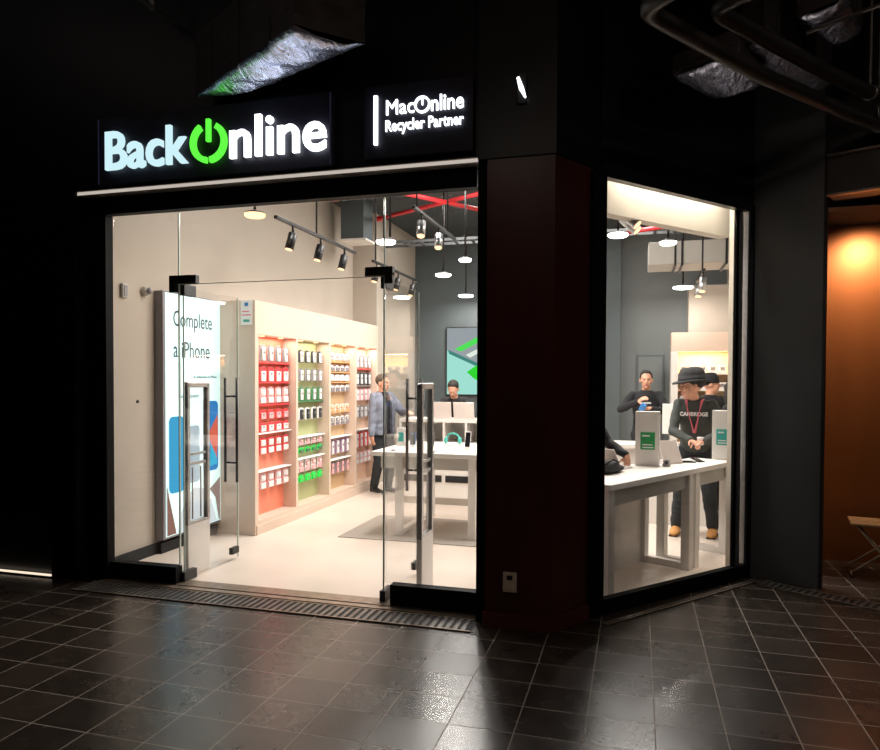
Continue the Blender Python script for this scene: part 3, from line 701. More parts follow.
# --- wall screen
o = thing('wall_screen', 'large lit screen with green shapes on the dark back wall', 'screen', (-2.4, 11.8, 1.3))
q = NB(); bbox(q, -3.24, 11.75, 1.33, -1.64, 11.8, 2.53, .005); ch(obj('casing', q, M['blackm']), o)
def scr(name, pts, m, off=0):
    q = NB(); a = [q.verts.new((x, 11.748 - off, z)) for x, z in pts]; bb = [q.verts.new((x, 11.746 - off, z)) for x, z in pts]; n = len(pts)
    q.faces.new(a[::-1]); q.faces.new(bb)
    for i in range(n): q.faces.new((a[i], a[(i + 1) % n], bb[(i + 1) % n], bb[i]))
    ch(obj(name, q, m), o)
scr('display', [(-3.22, 1.35), (-1.66, 1.35), (-1.66, 2.51), (-3.22, 2.51)], eb('screen_mint', (.45, .95, .82), .85))
scr('grey_shape', [(-3.22, 2.12), (-2.45, 1.78), (-2.2, 1.9), (-2.2, 2.36), (-2.6, 2.51), (-3.22, 2.51)], eb('screen_grey', (.42, .47, .50), .8), .003)
scr('green_bar', [(-3.08, 2.14), (-2.42, 2.48), (-2.30, 2.44), (-2.96, 2.10)], eb('screen_green', (.10, .90, .12), .9), .006)
scr('white_bar', [(-2.88, 2.04), (-2.3, 2.32), (-2.3, 2.26), (-2.80, 1.99)], eb('screen_white', (.9, 1, .9), .9), .006)
scr('dark_bar', [(-3.2, 2.13), (-2.4, 1.78), (-2.3, 1.70), (-2.4, 1.71), (-3.18, 2.06)], eb('screen_teal', (.10, .42, .36), .6), .006)
scr('green_leaf', [(-2.86, 1.74), (-2.55, 1.95), (-2.1, 2.05), (-2.1, 1.5), (-2.45, 1.50), (-2.72, 1.62)], eb('screen_leaf', (.04, .80, .04), .9), .006)

# --- ceiling things: tracks with spots, pendants, pipes, duct, hanging box
def spot_head(par, p, aim, s=1.0, m='blackm'):
    a = Vector(aim).normalized(); p = Vector(p)
    q = NB(); tube(q, [p, p + Vector((0, 0, -.07 * s))], .012 * s, 8); h = obj('spot_stem', q, M['blackm'], None, True); ch(h, par)
    c = p + Vector((0, 0, -.07 * s))
    q = NB(); tube(q, [c, c + a * .16 * s], .042 * s, 16); h = obj('spot_head', q, M[m], None, True); ch(h, par)
    q = NB(); tube(q, [c + a * .1605 * s, c + a * .163 * s], .036 * s, 16); ch(obj('lamp_face', q, M['e_warm'], None, True), par)
def track(x, y0, y1, z, ys, lab, rods, aim=(-.25, 0, -1), lamp=None, dirx=False, m='blackm'):
    o = thing('track_light', lab, 'lamp', (x, y0, z))
    q = NB()
    bbox(q, x - .018, y0, z, x + .018, y1, z + .03, .003); ch(obj('rail', q, M['blackm']), o)
    for r_ in rods:
        q = NB(); tube(q, [(x, r_, z + .03), (x, r_, ZC)], .010, 8); ch(obj('hanger_rod', q, M['blackm'], None, True), o)
    for y in ys: spot_head(o, (x, y, z), aim, 1.0, m)
track(-3.15, 5.62, 7.45, 3.05, (5.95, 6.55, 7.15), 'black ceiling track with three spots near the left wall', (6.45,), (-.15, -.25, -1))
track(-3.15, 8.0, 9.9, 3.05, (8.15, 8.95, 9.6), 'black ceiling track with three spots beyond the first one', (8.1,), (-.15, -.25, -1))
track(-2.0, 6.1, 7.6, 3.18, (6.35, 6.95), 'black ceiling track with chunky silver spots over the display table', (6.2, 7.3), (.1, -.45, -1), m='silver')
track(-.12, 5.35, 6.3, 2.95, (5.45, 5.65), 'black ceiling track with two spots inside the corner window', (5.4,), (.7, -.2, -.7), m='silver')
track(.72, 8.4, 9.4, 2.85, (8.5, 9.0), 'short ceiling track near the right edge of the corner window', (8.6,), (-.1, -.3, -1), m='silver')
def pendant(x, y, z, lab, r=.095, m='e_lamp', w=26, col=(1, .95, .88), rods=((0, 0),)):
    o = thing('pendant_lamp', lab, 'lamp', (x, y, z))
    q = NB(); lathe(q, [(r * .25, .042), (r * .5, .034), (r * 1.0, .020), (r * 1.0, .012)][::-1]); obj('shade', q, M['blackm'], o, True)
    q = NB(); lathe(q, [(r * .9, -.018), (r * 1.04, -.008), (r * 1.04, .010)]); obj('light_disc', q, M[m], o)
    q = NB()
    for dx, dy in rods: tube(q, [(dx, dy, .05), (dx, dy, ZC - z)], .012, 8)
    obj('hanger_rod', q, M['blackm'], o, True)
    light('pendant_bulb', 'AREA', (0, 0, -.02), w, col, r * 1.8, parent=o)
G = 'round white pendant lamps in the shop'
pendant(-2.47, 6.64, 3.0, 'round white pendant lamp on twin black rods above the right door', rods=((-.02, 0), (.045, 0)))
pendant(-2.5, 8.91, 3.0, 'round white pendant lamp in front of the dark wall, left one', r=.10)
pendant(-1.94, 7.86, 3.0, 'bright round pendant lamp beside the pillar edge, highest there', r=.07)
pendant(-2.75, 11.2, 3.0, 'round pendant lamp lowest above the wall screen', r=.12)
pendant(-.19, 6.89, 3.0, 'bright pendant lamp at the left edge of the corner window', r=.09)
pendant(.29, 7.41, 3.0, 'bright pendant lamp in the middle of the corner window', r=.08)
pendant(.65, 11.0, 3.0, 'farthest pendant lamp seen in the corner window', r=.14)
pendant(-3.15, 5.27, 3.0, 'warm orange pendant ring just under the shopfront head', r=.085, m='e_warm', w=6, col=(1, .75, .5))
def ppipe(pts, r, lab, m='red', name='sprinkler_pipe', cat='pipe'):
    o = thing(name, lab, cat, pts[0])
    q = NB(); tube(q, pts, r, 12); ch(obj('pipe_run', q, M[m], None, True), o)
    q = NB()
    for p in (pts[0], pts[-1]):
        d_ = (Vector(pts[1]) - Vector(pts[0])).normalized(); tube(q, [Vector(p) - d_ * .03, Vector(p) + d_ * .03], r * 1.35, 12)
    ch(obj('coupling', q, M[m], None, True), o)
ppipe([(-3.6, 9.39, 3.92), (-1.6, 8.28, 3.92)], .028, 'red sprinkler pipe crossing under the ceiling, rising to the right')
ppipe([(-2.9, 7.75, 3.86), (-1.75, 9.4, 3.86)], .028, 'red sprinkler pipe crossing the other one under the ceiling')
ppipe([(-.17, 10.0, 3.66), (.56, 9.62, 3.66)], .030, 'red sprinkler pipe seen through the corner window')
q = NB(); box(q, -4.0, 8.95, 3.56, -3.66, 9.3, ZC); o = thing('ceiling_duct', 'dark teal box duct hanging over the shelving', 'duct', (-3.83, 9.1, 3.56)); ch(obj('body', q, M['darkwall']), o)
q = NB(); box(q, -4.02, 8.93, 3.53, -3.62, 9.32, 3.56); ch(obj('flange', q, M['white']), o)
o = thing('ceiling_duct', 'pale rectangular air duct hanging in the corner window view', 'duct', (.5, 9.3, 3.2))
q = NB(); bbox(q, .12, 8.9, 3.02, 1.36, 9.5, 3.30, .01); ch(obj('body', q, M['apron']), o)
q = NB()
for x in (.42, .50, 1.0): box(q, x, 8.89, 3.0, x + .025, 9.51, 3.32)
ch(obj('strap', q, M['blackm']), o)
q = NB()
for x in (.45, 1.0): tube(q, [(x, 9.2, 3.3), (x, 9.2, ZC)], .01, 8)
ch(obj('hanger_rod', q, M['blackm'], None, True), o)
o = thing('cable_tray', 'grey cable tray running across the shop ceiling', 'tray', (-1, 9.0, 3.7))
q = NB(); box(q, -3.8, 9.9, 3.66, 1.36, 9.93, 3.70); box(q, -3.8, 10.2, 3.66, 1.36, 10.23, 3.70); ch(obj('rail', q, M['greyp']), o)
q = NB()
for i in range(20): box(q, -3.7 + i * .26, 9.93, 3.67, -3.66 + i * .26, 10.2, 3.685)
ch(obj('rung', q, M['greyp']), o)

# ================================================================== THINGS ON THE TABLES
def tb(mw, s, t, z=.865): v = mw @ Vector((s, t, 0)); return (v.x, v.y, z)
TA_A = math.atan2(TD.y, TD.x)
def stand_box(loc, rz, lab, w=.20, h=.45, m2='greencard', txt=True):
    o = thing('display_stand', lab, 'stand', loc, rz)
    q = NB(); bbox(q, -w / 2, -.05, 0, w / 2, .05, h, .004); obj('body', q, M['white'], o)
    q = NB(); box(q, -w * .28, -.053, h * .30, w * .32, -.05, h * .62); obj('green_label', q, M[m2], o)
    q = NB(); box(q, -w * .20, -.055, h * .38, w * .22, -.053, h * .40); box(q, -w * .20, -.055, h * .33, w * .26, -.053, h * .35); box(q, -w * .2, -.055, h * .54, w * .1, -.053, h * .57); obj('print', q, M['wprint'], o)
    return o
stand_box((.095, 6.27, .865), R(-6), 'white display stand with a green label, at the middle of the window table', .20, .47)
stand_box((.775, 6.98, .865), R(-8), 'white display stand with a teal label at the right edge of the window', .17, .46, 'tealp')
def laptop(loc, rz, lab, w=.31, d=.21, tilt=18, m='laptop', grp=None):
    o = thing('laptop', lab, 'laptop', loc, rz, grp)
    q = NB(); bbox(q, -w / 2, -d / 2, 0, w / 2, d / 2, .014, .004); obj('base', q, M[m], o)
    LM = Matrix.Translation((0, -d / 2, .014)) @ Matrix.Rotation(R(tilt), 4, 'X')
    q = NB(); bbox(q, -w / 2, -.004, 0, w / 2, .004, d, .003, mw=LM); lid = obj('lid', q, M[m], o)
    q = NB(); box(q, -w / 2 + .01, .0041, .012, w / 2 - .01, .0055, d - .01, mw=LM); obj('screen', q, M['screenb'], lid)
    q = NB(); box(q, -w / 2 + .02, -d / 2 + .05, .014, w / 2 - .02, d / 2 - .06, .016); obj('keyboard', q, M['greym'], o)
    return o
laptop((-.19, 6.0, .865), R(-25), 'open laptop seen from behind at the left edge of the window table', w=.26, tilt=38)
laptop((.25, 6.50, .865), R(40), 'open white laptop right of the green-labelled stand', w=.21, tilt=-25)
laptop((-2.42, 8.62, 1.10), 0, 'pale laptop on the service counter, left one', w=.30, tilt=12)
laptop((-2.10, 8.60, 1.10), 0, 'pale laptop on the service counter, right one', w=.27, tilt=12)
# imac-like white display between the two standing people
o = thing('monitor', 'white monitor back standing beside the hat wearer', 'monitor', (.53, 8.2, 0), R(-8))
q = NB(); bbox(q, -.25, -.015, 1.0, .20, .015, 1.34, .006); obj('monitor_shell', q, M['white'], o)
q = NB(); bbox(q, -.05, .0, .90, .05, .03, 1.0, .004); bbox(q, -.10, -.06, .885, .10, .10, .90, .004); obj('foot', q, M['silver'], o)
o = thing('service_counter', 'white counter behind the people in the corner window', 'counter', (.2, 8.3, 0))
q = NB(); box(q, -.25, 8.05, .0045, .80, 8.5, .845); ch(obj('body', q, M['white']), o)
q = NB(); box(q, -.30, 8.0, .845, .84, 8.55, .884); ch(obj('worktop', q, M['white']), o)
# small things on the window table
o = thing('tablet', 'black tablet lying flat on the window table before the hat wearer', 'tablet', tb(TB, .30, .30), R(15))
q = NB(); bbox(q, -.12, -.06, 0, .12, .06, .008, .003); obj('body', q, M['blackshoe'], o)
q = NB(); box(q, -.11, -.05, .008, .11, .05, .009); obj('screen', q, M['screenb'], o)
o = thing('smartphone', 'black phone on a low rest at the right of the window table', 'phone', tb(TB, .46, .22), R(30))
q = NB(); bbox(q, -.04, -.03, 0, .04, .03, .012, .003); obj('rest', q, M['white'], o)
q = NB(); bbox(q, -.035, -.075, .012, .035, .075, .02, .003, mw=Matrix.Rotation(R(10), 4, 'X')); obj('phone_body', q, M['screenb'], o)
o = thing('camera_gadget', 'small dark round gadget beside the green-labelled stand', 'gadget', tb(TA, 1.30, .24), 0)
q = NB(); lathe(q, [(.03, 0), (.035, .01), (.025, .03), (.03, .05), (.015, .06)]); obj('body', q, M['greym'], o, True)
q = NB(); ell(q, (0, -.025, .035), (.014, .014, .014)); obj('lens', q, M['screenb'], o, True)
o = thing('shoulder_bag', 'black bag slumped on the left end of the window table', 'bag', (-.23, 5.62, .865), R(60))
q = NB(); ell(q, (0, 0, .05), (.16, .09, .055)); ell(q, (.12, 0, .03), (.12, .06, .03)); obj('bag_body', q, M['clblack'], o, True)
q = NB(); tube(q, [(-.1, -.05, .08), (-.02, -.08, .12), (.08, -.06, .09), (.16, -.02, .05)], .008, 8); obj('strap', q, M['clblack'], o, True)
# things on the broad table behind the right door
def phone_stand(x, y, rz, lab, col='lightw', h=.13, w=.065):
    o = thing('smartphone', lab, 'phone', (x, y, .865), R(rz))
    LM = Matrix.Translation((0, 0, .02)) @ Matrix.Rotation(R(-12), 4, 'X')
    q = NB(); bbox(q, -w / 2, -.004, 0, w / 2, .004, h, .003, mw=LM); obj('phone_body', q, M[col], o)
    q = NB(); box(q, -w / 2 + .005, -.0055, .008, w / 2 - .005, -.004, h - .008, mw=LM); obj('screen', q, M['screenb'], o)
    q = NB(); bbox(q, -.03, -.03, 0, .03, .04, .02, .004); obj('stand', q, M['white'], o)
phone_stand(-2.36, 7.2, 0, 'upright phone with blue back on the broad table, left of three', 'bluepl')
phone_stand(-2.16, 7.25, 10, 'upright grey phone on the broad table, middle of three', 'greym')
phone_stand(-1.72, 7.1, -10, 'upright white phone on the broad table nearest the pillar', 'lightw', .17)
o = thing('headphones', 'teal headphones on a white rest on the broad table', 'headphones', (-1.97, 7.45, .865))
q = NB(); bbox(q, -.10, -.05, 0, .10, .05, .02, .004); obj('rest', q, M['white'], o)
q = NB(); tube(q, [(.08 * math.cos(a), 0, .06 + .08 * math.sin(a)) for a in [i * PI / 10 for i in range(11)]], .010, 8); obj('headband', q, M['tealp'], o, True)
for s in (-1, 1):
    q = NB(); ell(q, (s * .08, 0, .06), (.022, .035, .040)); obj('ear_cup', q, M['tealp'], o, True)
for k, (x, y, lab) in enumerate(((-2.42, 6.74, 'tiny dark cable puck near the left corner of the broad table'), (-1.98, 6.72, 'tiny dark cable puck near the middle of the broad table edge'))):
    q = NB(); lathe(q, [(.022, 0), (.025, .008), (.012, .016)], (x, y, .865)); tag(obj('cable_puck', q, M['greym'], None, True), lab, 'gadget')
o = thing('product_box', 'tall white carton on the broad table by the left edge of the leaf', 'box', (-2.52, 7.3, .865))
q = NB(); bbox(q, -.05, -.03, 0, .05, .03, .20, .003); obj('carton', q, M['white'], o)
q = NB(); box(q, -.03, -.032, .05, .03, -.03, .15); obj('print', q, M['tealp'], o)
stand_box((-1.42, 7.45, .865), 0, 'white display stand hidden behind the pillar edge on the broad table', .22, .36, 'greym')

# ================================================================== PEOPLE
def bake_remesh(bm, vox, name, m, parent, smooth_it=4, disp=0):
    me = bpy.data.meshes.new(name); bm.to_mesh(me); bm.free()
    t = bpy.data.objects.new(name, me); COL.objects.link(t)
    r = t.modifiers.new('r', 'REMESH'); r.mode = 'VOXEL'; r.voxel_size = vox; r.use_smooth_shade = True
    s = t.modifiers.new('s', 'SMOOTH'); s.factor = .5; s.iterations = smooth_it
    bpy.context.view_layer.update()
    me2 = bpy.data.meshes.new_from_object(t.evaluated_get(bpy.context.evaluated_depsgraph_get()))
    bpy.data.objects.remove(t); bpy.data.meshes.remove(me)
    me2.materials.clear()
    for q in (m if isinstance(m, (list, tuple)) else [m]): me2.materials.append(q)
    if disp:
        from mathutils import noise as nz
        for v in me2.vertices:
            c = v.co; n1 = nz.noise(Vector((c.x * 9, c.y * 9, c.z * 16))) ; v.co = c + v.normal * (n1 * disp)
    for p in me2.polygons: p.use_smooth = True
    o = bpy.data.objects.new(name, me2); COL.objects.link(o); o.parent = parent
    return o
def ik(a, c, l1, l2, pole):
    a = Vector(a); c = Vector(c); d = c - a; L = min(d.length, (l1 + l2) * .999); dn = d.normalized(); c = a + dn * L
    x = (l1 * l1 - l2 * l2 + L * L) / (2 * L); h = math.sqrt(max(0, l1 * l1 - x * x))
    p = Vector(pole); p = (p - dn * p.dot(dn)).normalized()
    return a + dn * x + p * h, c
def hand(bm, w, d, n, side, curl=.5, s=1.0):
    """w wrist, d direction of fingers, n palm normal (side the fingers curl to)"""
    d = Vector(d).normalized(); n = Vector(n); n = (n - d * n.dot(d)).normalized(); a = d.cross(n) * side
    w = Vector(w); pc = w + d * .045 * s
    rotm = Matrix((a, d, n)).transposed()
    ell(bm, pc, (.040 * s, .050 * s, .017 * s), rotm.to_euler())
    for k, (off, ln) in enumerate(((-.029, .068), (-.010, .078), (.010, .073), (.028, .058))):
        p = w + d * .078 * s + a * off * s; dr = d.copy(); r = .0092 * s
        for seg in range(3):
            ang = curl * (.55 + .25 * seg); dr = (dr * math.cos(ang) + n * math.sin(ang)).normalized() if seg or curl > .2 else dr
            e = p + dr * ln * s * (.42, .32, .26)[seg]; cap(bm, p, e, r, r * .92, 8); p = e; r *= .92
    p = w + d * .025 * s - a * .030 * s; t1 = (d * .6 - a * .75 + n * .35).normalized(); e = p + t1 * .040 * s; cap(bm, p, e, .012 * s, .0105 * s, 8)
    t2 = (d * .8 - a * .2 + n * (.3 + curl * .5)).normalized(); cap(bm, e, e + t2 * .034 * s, .0105 * s, .009 * s, 8)
def person(loc, rz, lab, shirt, trous, shoe, hair='hairb', h=1.0, wr=None, wl=None, handr=((0, 0, -1), (1, 0, 0), .4), handl=((0, 0, -1), (-1, 0, 0), .4),
           head_yaw=0, head_pitch=0, feet=((-.11, 0, 0), (.11, 0, 0)), jacket=None, hat=None, lean=0, sleeves=True, hairstyle='short', beard=False, polr=(-.5, .8, -.2), poll=(.5, .8, -.2), shirtname='sweatshirt', vx=1.0, hs=1.0, hx=0.0):
    """standing figure, front towards local -Y; r = its right hand (local -X)"""
    o = thing('person', lab, 'person', loc, rz); o.scale = (h, h, h)
    HIP = Vector((0, 0, .93)); ly = -math.sin(lean)
    def tz(z, y=0, x=0): k = max(0, z - .95); return Vector((x, y + ly * k, .95 + k * math.cos(lean) if z > .95 else z))
    sh = [tz(1.41, .0, -.165), tz(1.41, .0, .165)]
    wr = wr or (-.25, -.03, .82); wl = wl or (.25, -.03, .82)
    er, wrv = ik(sh[0], wr, .30, .26, polr); el, wlv = ik(sh[1], wl, .30, .26, poll)
    hips = [Vector((-.09, 0, .90)), Vector((.09, 0, .90))]; kn = []; an = []
    for i in (0, 1):
        f = Vector(feet[i][:2] + (.09,)); f.y += .03; k, a = ik(hips[i], f, .42, .405, (0, -1, 0)); kn.append(k); an.append(f)
    hc = tz(1.60, -.015, hx); hr = Matrix.Translation(hc) @ Matrix.Rotation(head_yaw, 4, 'Z') @ Matrix.Rotation(head_pitch, 4, 'X') @ Matrix.Scale(hs, 4)
    # body: one continuous surface
    q = NB()
    tube(q, [tz(.88), tz(1.0), tz(1.12), tz(1.28), tz(1.40), tz(1.46)], [(.145, .095), (.135, .09), (.12, .082), (.145, .095), (.155, .085), (.07, .06)], 20, up=Vector((0, 1, 0)))
    cap(q, tz(1.42, .01), hc + Vector((0, .012, -.05)), .055, .052)
    for i, (s_, e_, w_) in enumerate(((sh[0], er, wrv), (sh[1], el, wlv))):
        cap(q, tz(1.38, 0, (-.1, .1)[i]), s_, .045, .040); cap(q, s_, e_, .040, .036); cap(q, e_, w_, .038, .026)
    for i in (0, 1):
        cap(q, hips[i], kn[i], .082, .055); cap(q, kn[i], an[i], .052, .036)
        cap(q, an[i] + Vector((0, .02, -.04)), an[i] + Vector((0, -.14, -.055)), .035, .028)
    hand(q, wrv, *handr[:2], 1, handr[2]); hand(q, wlv, *handl[:2], -1, handl[2])
    t = NB()
    ell(t, (0, .012, .035), (.077, .098, .093)); ell(t, (0, -.022, -.035), (.058, .068, .078)); ell(t, (0, -.058, -.088), (.026, .022, .020))
    ell(t, (0, -.082, .028), (.050, .016, .012)); cap(t, (0, -.088, .018), (0, -.108, -.022), .009, .013)
    ell(t, (-.011, -.097, -.025), (.009, .010, .008)); ell(t, (.011, -.097, -.025), (.009, .010, .008))
    ell(t, (0, -.084, -.052), (.022, .012, .006)); ell(t, (0, -.083, -.061), (.019, .012, .006))
    for s in (-1, 1): ell(t, (s * .077, .012, -.002), (.010, .018, .031)); ell(t, (s * .040, -.060, -.012), (.022, .022, .020))
    join(q, t, hr)
    body = bake_remesh(q, .0068 * vx, 'body', [M['skin'], M['lip']], o, 2)
    inv = hr.inverted()
    for p in body.data.polygons:
        c = inv @ p.center
        if abs(c.x) < .023 and -.066 < c.z < -.047 and c.y < -.078: p.material_index = 1
    for s in (-1, 1):
        q = NB(); ell(q, hr @ Vector((s * .030, -.082, .008)), (.0090, .0090, .0065)); ey = obj('eye', q, M['eyew'], o, True)
        q = NB(); ell(q, hr @ Vector((s * .030, -.0905, .008)), (.005, .004, .005)); obj('iris', q, M['eyed'], ey, True)
        q = NB(); cap(q, hr @ Vector((s * .016, -.094, .026)), hr @ Vector((s * .046, -.084, .028)), .0032, .0024, 6); obj('eyebrow', q, M[hair], o, True)
    # hair
    q = NB(); t = NB(); ell(t, (0, .022, .050), (.083, .102, .092), u=28, v=20)
    for v in list(t.verts):
        if (v.co.y < -.055 and v.co.z < .085) or v.co.z < -.035 or (v.co.y < .0 and v.co.z < .015): 
            v.co = Vector((v.co.x * .86, v.co.y * .80 + .012, v.co.z * .9))
    if hairstyle == 'long': ell(t, (0, .06, -.06), (.085, .065, .13))
    join(q, t, hr); bake_remesh(q, .009 * vx, 'hair', M[hair], o, 1)
    if beard:
        q = NB(); t = NB(); ell(t, (0, -.030, -.068), (.058, .060, .045)); join(q, t, hr); bake_remesh(q, .008 * vx, 'beard', M[hair], o, 1)
    # shirt
    q = NB()
    tube(q, [tz(.90), tz(.98), tz(1.12), tz(1.28), tz(1.39), tz(1.445), tz(1.475)], [(.172, .122), (.168, .12), (.158, .112), (.175, .122), (.172, .108), (.11, .085), (.075, .070)], 24, up=Vector((0, 1, 0)))
    for i, (s_, e_, w_) in enumerate(((sh[0], er, wrv), (sh[1], el, wlv))):
        cap(q, tz(1.39, 0, (-.1, .1)[i]), s_, .065, .057); cap(q, s_, e_, .057, .050)
        if sleeves: cap(q, e_, e_.lerp(w_, .94), .050, .040)
    ell(q, tz(1.37, 0), (.17, .10, .07))
    torso = bake_remesh(q, .011 * vx, shirtname, M[shirt], o, 3, .010)
    if jacket:
        q = NB()
        for s in (-1, 1):
            tube(q, [tz(.86, .0, s * .10), tz(1.1, 0, s * .10), tz(1.3, 0, s * .10), tz(1.44, .01, s * .085)], [(.095, .15), (.09, .138), (.1, .145), (.06, .10)], 18, up=Vector((0, 1, 0)))
        for i, (s_, e_, w_) in enumerate(((sh[0], er, wrv), (sh[1], el, wlv))):
            cap(q, tz(1.40, 0, (-.1, .1)[i]), s_, .070, .064); cap(q, s_, e_, .064, .057); cap(q, e_, e_.lerp(w_, .96), .057, .047)
        jk = bake_remesh(q, .011 * vx, 'jacket', M[jacket], o, 3, .012)
        # open front: clear a strip so the shirt shows
        bm = bmesh.new(); bm.from_mesh(jk.data)
        dl = [f for f in bm.faces if abs(f.calc_center_median().x) < .05 and f.calc_center_median().y < -.02]
        bmesh.ops.delete(bm, geom=dl, context='FACES'); bm.to_mesh(jk.data); bm.free()
        q = NB()
        for s in (-1, 1):
            tube(q, [tz(1.47, .04, s * .06), tz(1.45, -.05, s * .075), tz(1.30, -.135, s * .065), tz(.88, -.15, s * .06)], [.018, .018, .014, .010], 8)
        obj('collar', q, M[jacket], o, True)
    q = NB(); tube(q, [tz(.86), tz(.93), tz(.99)], [(.155, .115), (.155, .112), (.15, .105)], 20, up=Vector((0, 1, 0)))
    for i in (0, 1): cap(q, hips[i], kn[i], .10, .078); cap(q, kn[i], an[i] + Vector((0, 0, .01)), .078, .062)
    bake_remesh(q, .011 * vx, 'trousers', M[trous], o, 3, .010)
    for i in (0, 1):
        q = NB(); f = an[i]; tube(q, [f + Vector((0, .075, -.05)), f + Vector((0, .05, -.045)), f + Vector((0, -.02, -.035)), f + Vector((0, -.10, -.050)), f + Vector((0, -.17, -.060)), f + Vector((0, -.20, -.066))],
             [(.02, .02), (.042, .038), (.047, .048), (.052, .034), (.045, .024), (.015, .012)], 14, up=Vector((0, 0, 1)))
        shn = bake_remesh(q, .008 * vx, 'shoe', M[shoe], o, 2)
        q = NB(); bbox(q, f.x - .047, f.y - .195, .004, f.x + .047, f.y + .075, .018, .006); obj('sole', q, M['white'] if shoe == 'blackshoe' else M['blackshoe'], shn)
    if hat == 'brim':
        q = NB(); t = NB(); lathe(t, [(.158, .030), (.160, .040), (.106, .058), (.104, .12), (.088, .165), (.045, .180), (.012, .172)], n=28)
        for v in t.verts: v.co.y = v.co.y * 1.12 + .012; v.co.z += -.12 * abs(v.co.x) * 0 + .02 * ((v.co.x / .15) ** 2 if v.co.z < .07 else 0)
        join(q, t, hr); ht = obj('hat', q, M['felt'], o, True)
        q = NB(); t = NB(); lathe(t, [(.107, .056), (.1075, .058), (.1065, .085), (.105, .086)], n=28)
        for v in t.verts: v.co.y = v.co.y * 1.12 + .012
        join(q, t, hr); obj('hat_band', q, M['clblack'], ht, True)
    if hat == 'cap':
        q = NB(); t = NB(); lathe(t, [(.090, .022), (.094, .05), (.088, .10), (.06, .145), (.02, .155)], n=24)
        for v in t.verts: v.co.y = v.co.y * 1.12 + .012
        bb = NB(); bbox(bb, -.06, -.19, .030, .06, -.07, .040, .006); join(t, bb)
        join(q, t, hr); ht = obj('cap', q, M['clblack'], o, True)
    o['_hr'] = 0; del o['_hr']
    return o, hr, wrv, wlv, tz
def on_chest(o, s, z, w, m, tz, y=-.128, h=None, name='chest_print'):
    p = tz(z, y); t = text_obj(name, s, .05, .0015, m, (0, p.y, p.z), (1, 0, 0), (0, 0, 1), width=w, height=h, bold=.002, align='CENTER')
    t.parent = o; return t

# man in the grey-blue jacket by the shelving, facing right
o, hr, wr_, wl_, tz = person((-3.44, 9.12, .004), R(62), 'person in grey-blue jacket and dark trousers standing by the far end of the shelving', 'clblack', 'cltrous', 'blackshoe',
    hair='hairg', h=.965, wr=(-.27, -.08, .80), wl=(.10, -.42, 1.20), handr=((0, -.15, -1), (1, 0, 0), .45), handl=((-.3, -1, 0), (0, 0, -1), .5), jacket='cldenim',
    feet=((-.09, .05, 0), (.10, -.05, 0)), head_yaw=R(15), shirtname='tee_shirt')
# man in black behind, facing the viewer, holding a blue thing
o, hr, wr_, wl_, tz = person((.115, 9.35, .004), R(0), 'person in black sweatshirt standing before the grey door holding a blue thing', 'clblack', 'clblack', 'blackshoe',
    h=1.0, wr=(-.10, -.30, 1.33), wl=(.06, -.33, 1.25), handr=((.5, -.4, .4), (.5, .2, -.3), .7), handl=((-.8, -.4, .1), (0, -.3, -1), .6), polr=(-1, .2, -.6), poll=(1, .2, -.6), beard=False)
on_chest(o, 'CAMBRI', 1.30, .12, M['wprint'], tz, h=.025)
q = NB(); bbox(q, -.035, -.03, -.05, .035, .03, .05, .012); bt = obj('blue_phone', q, M['bluepl'], None); bt.location = (.07, 8.93, 1.27); bt.rotation_euler = (R(20), R(25), 0)
tag(bt, 'blue phone box held by the person before the grey door', 'phone box')
# person in the hat at the window table
o, hr, wr_, wl_, tz = person((.60, 7.56, .004), R(-12), 'person in charcoal sweatshirt, black brimmed hat and pink lanyard behind the window table', 'clteal', 'cltrous', 'tanshoe',
    h=.985, hs=1.12, hx=-.03, lean=R(20), wr=(.0, -.42, 1.03), wl=(.12, -.42, 1.02), handr=((.6, -.6, -.2), (0, -.2, -1), .7), handl=((-.9, -.3, -.1), (0, -.2, -1), .7), polr=(-1, .3, -.6), poll=(1, .3, -.6),
    head_yaw=R(-62), head_pitch=R(4), hat='brim', feet=((-.20, -.02, 0), (.16, .04, 0)))
on_chest(o, 'CAMBRIDGE', 1.285, .27, M['wprint'], tz, h=.042, y=-.139)
q = NB(); tube(q, [tz(1.47, .03, -.075), tz(1.45, -.07, -.075), tz(1.36, -.135, -.060), tz(1.10, -.150, -.004)], [(.014, .005)] * 4, 6)
tube(q, [tz(1.47, .03, .075), tz(1.45, -.07, .075), tz(1.36, -.135, .060), tz(1.10, -.150, .004)], [(.014, .005)] * 4, 6); obj('lanyard', q, M['pink'], o, True)
q = NB(); lathe(q, [(.026, 0), (.034, .07), (.035, .075), (.028, .073)], (.0, 0, 0)); cu = obj('paper_cup', q, M['wprint'], None, True); cu.location = (.60, 7.14, .98); tag(cu, 'small white cup held by the person in the hat', 'cup')
# people mostly hidden
o, hr, wr_, wl_, tz = person((.86, 9.0, .004), R(35), 'person in black cap half hidden behind the hat wearer', 'clblack', 'clblack', 'blackshoe', h=.97, vx=1.5, hat='cap', head_yaw=R(60))
person((1.02, 8.2, .004), R(60), 'person in black at the far right edge of the corner window', 'clblack', 'clblack', 'blackshoe', h=.92, vx=1.5, hairstyle='long')
person((-.66, 6.30, .004), R(61), 'person in dark top leaning in at the left edge of the corner window', 'clblack', 'clblack', 'blackshoe', h=.95, vx=1.5, lean=R(30), wl=(.15, -.62, 1.0), wr=(-.1, -.60, 1.0))
person((-2.46, 9.62, .004), R(0), 'person in black bent over the laptop on the service counter', 'clblack', 'clblack', 'blackshoe', h=.96, vx=1.5, lean=R(28), wr=(-.15, -.55, 1.22), wl=(.15, -.55, 1.22), handr=((0, -1, 0), (0, 0, -1), .3), handl=((0, -1, 0), (0, 0, -1), .3), head_pitch=R(35))
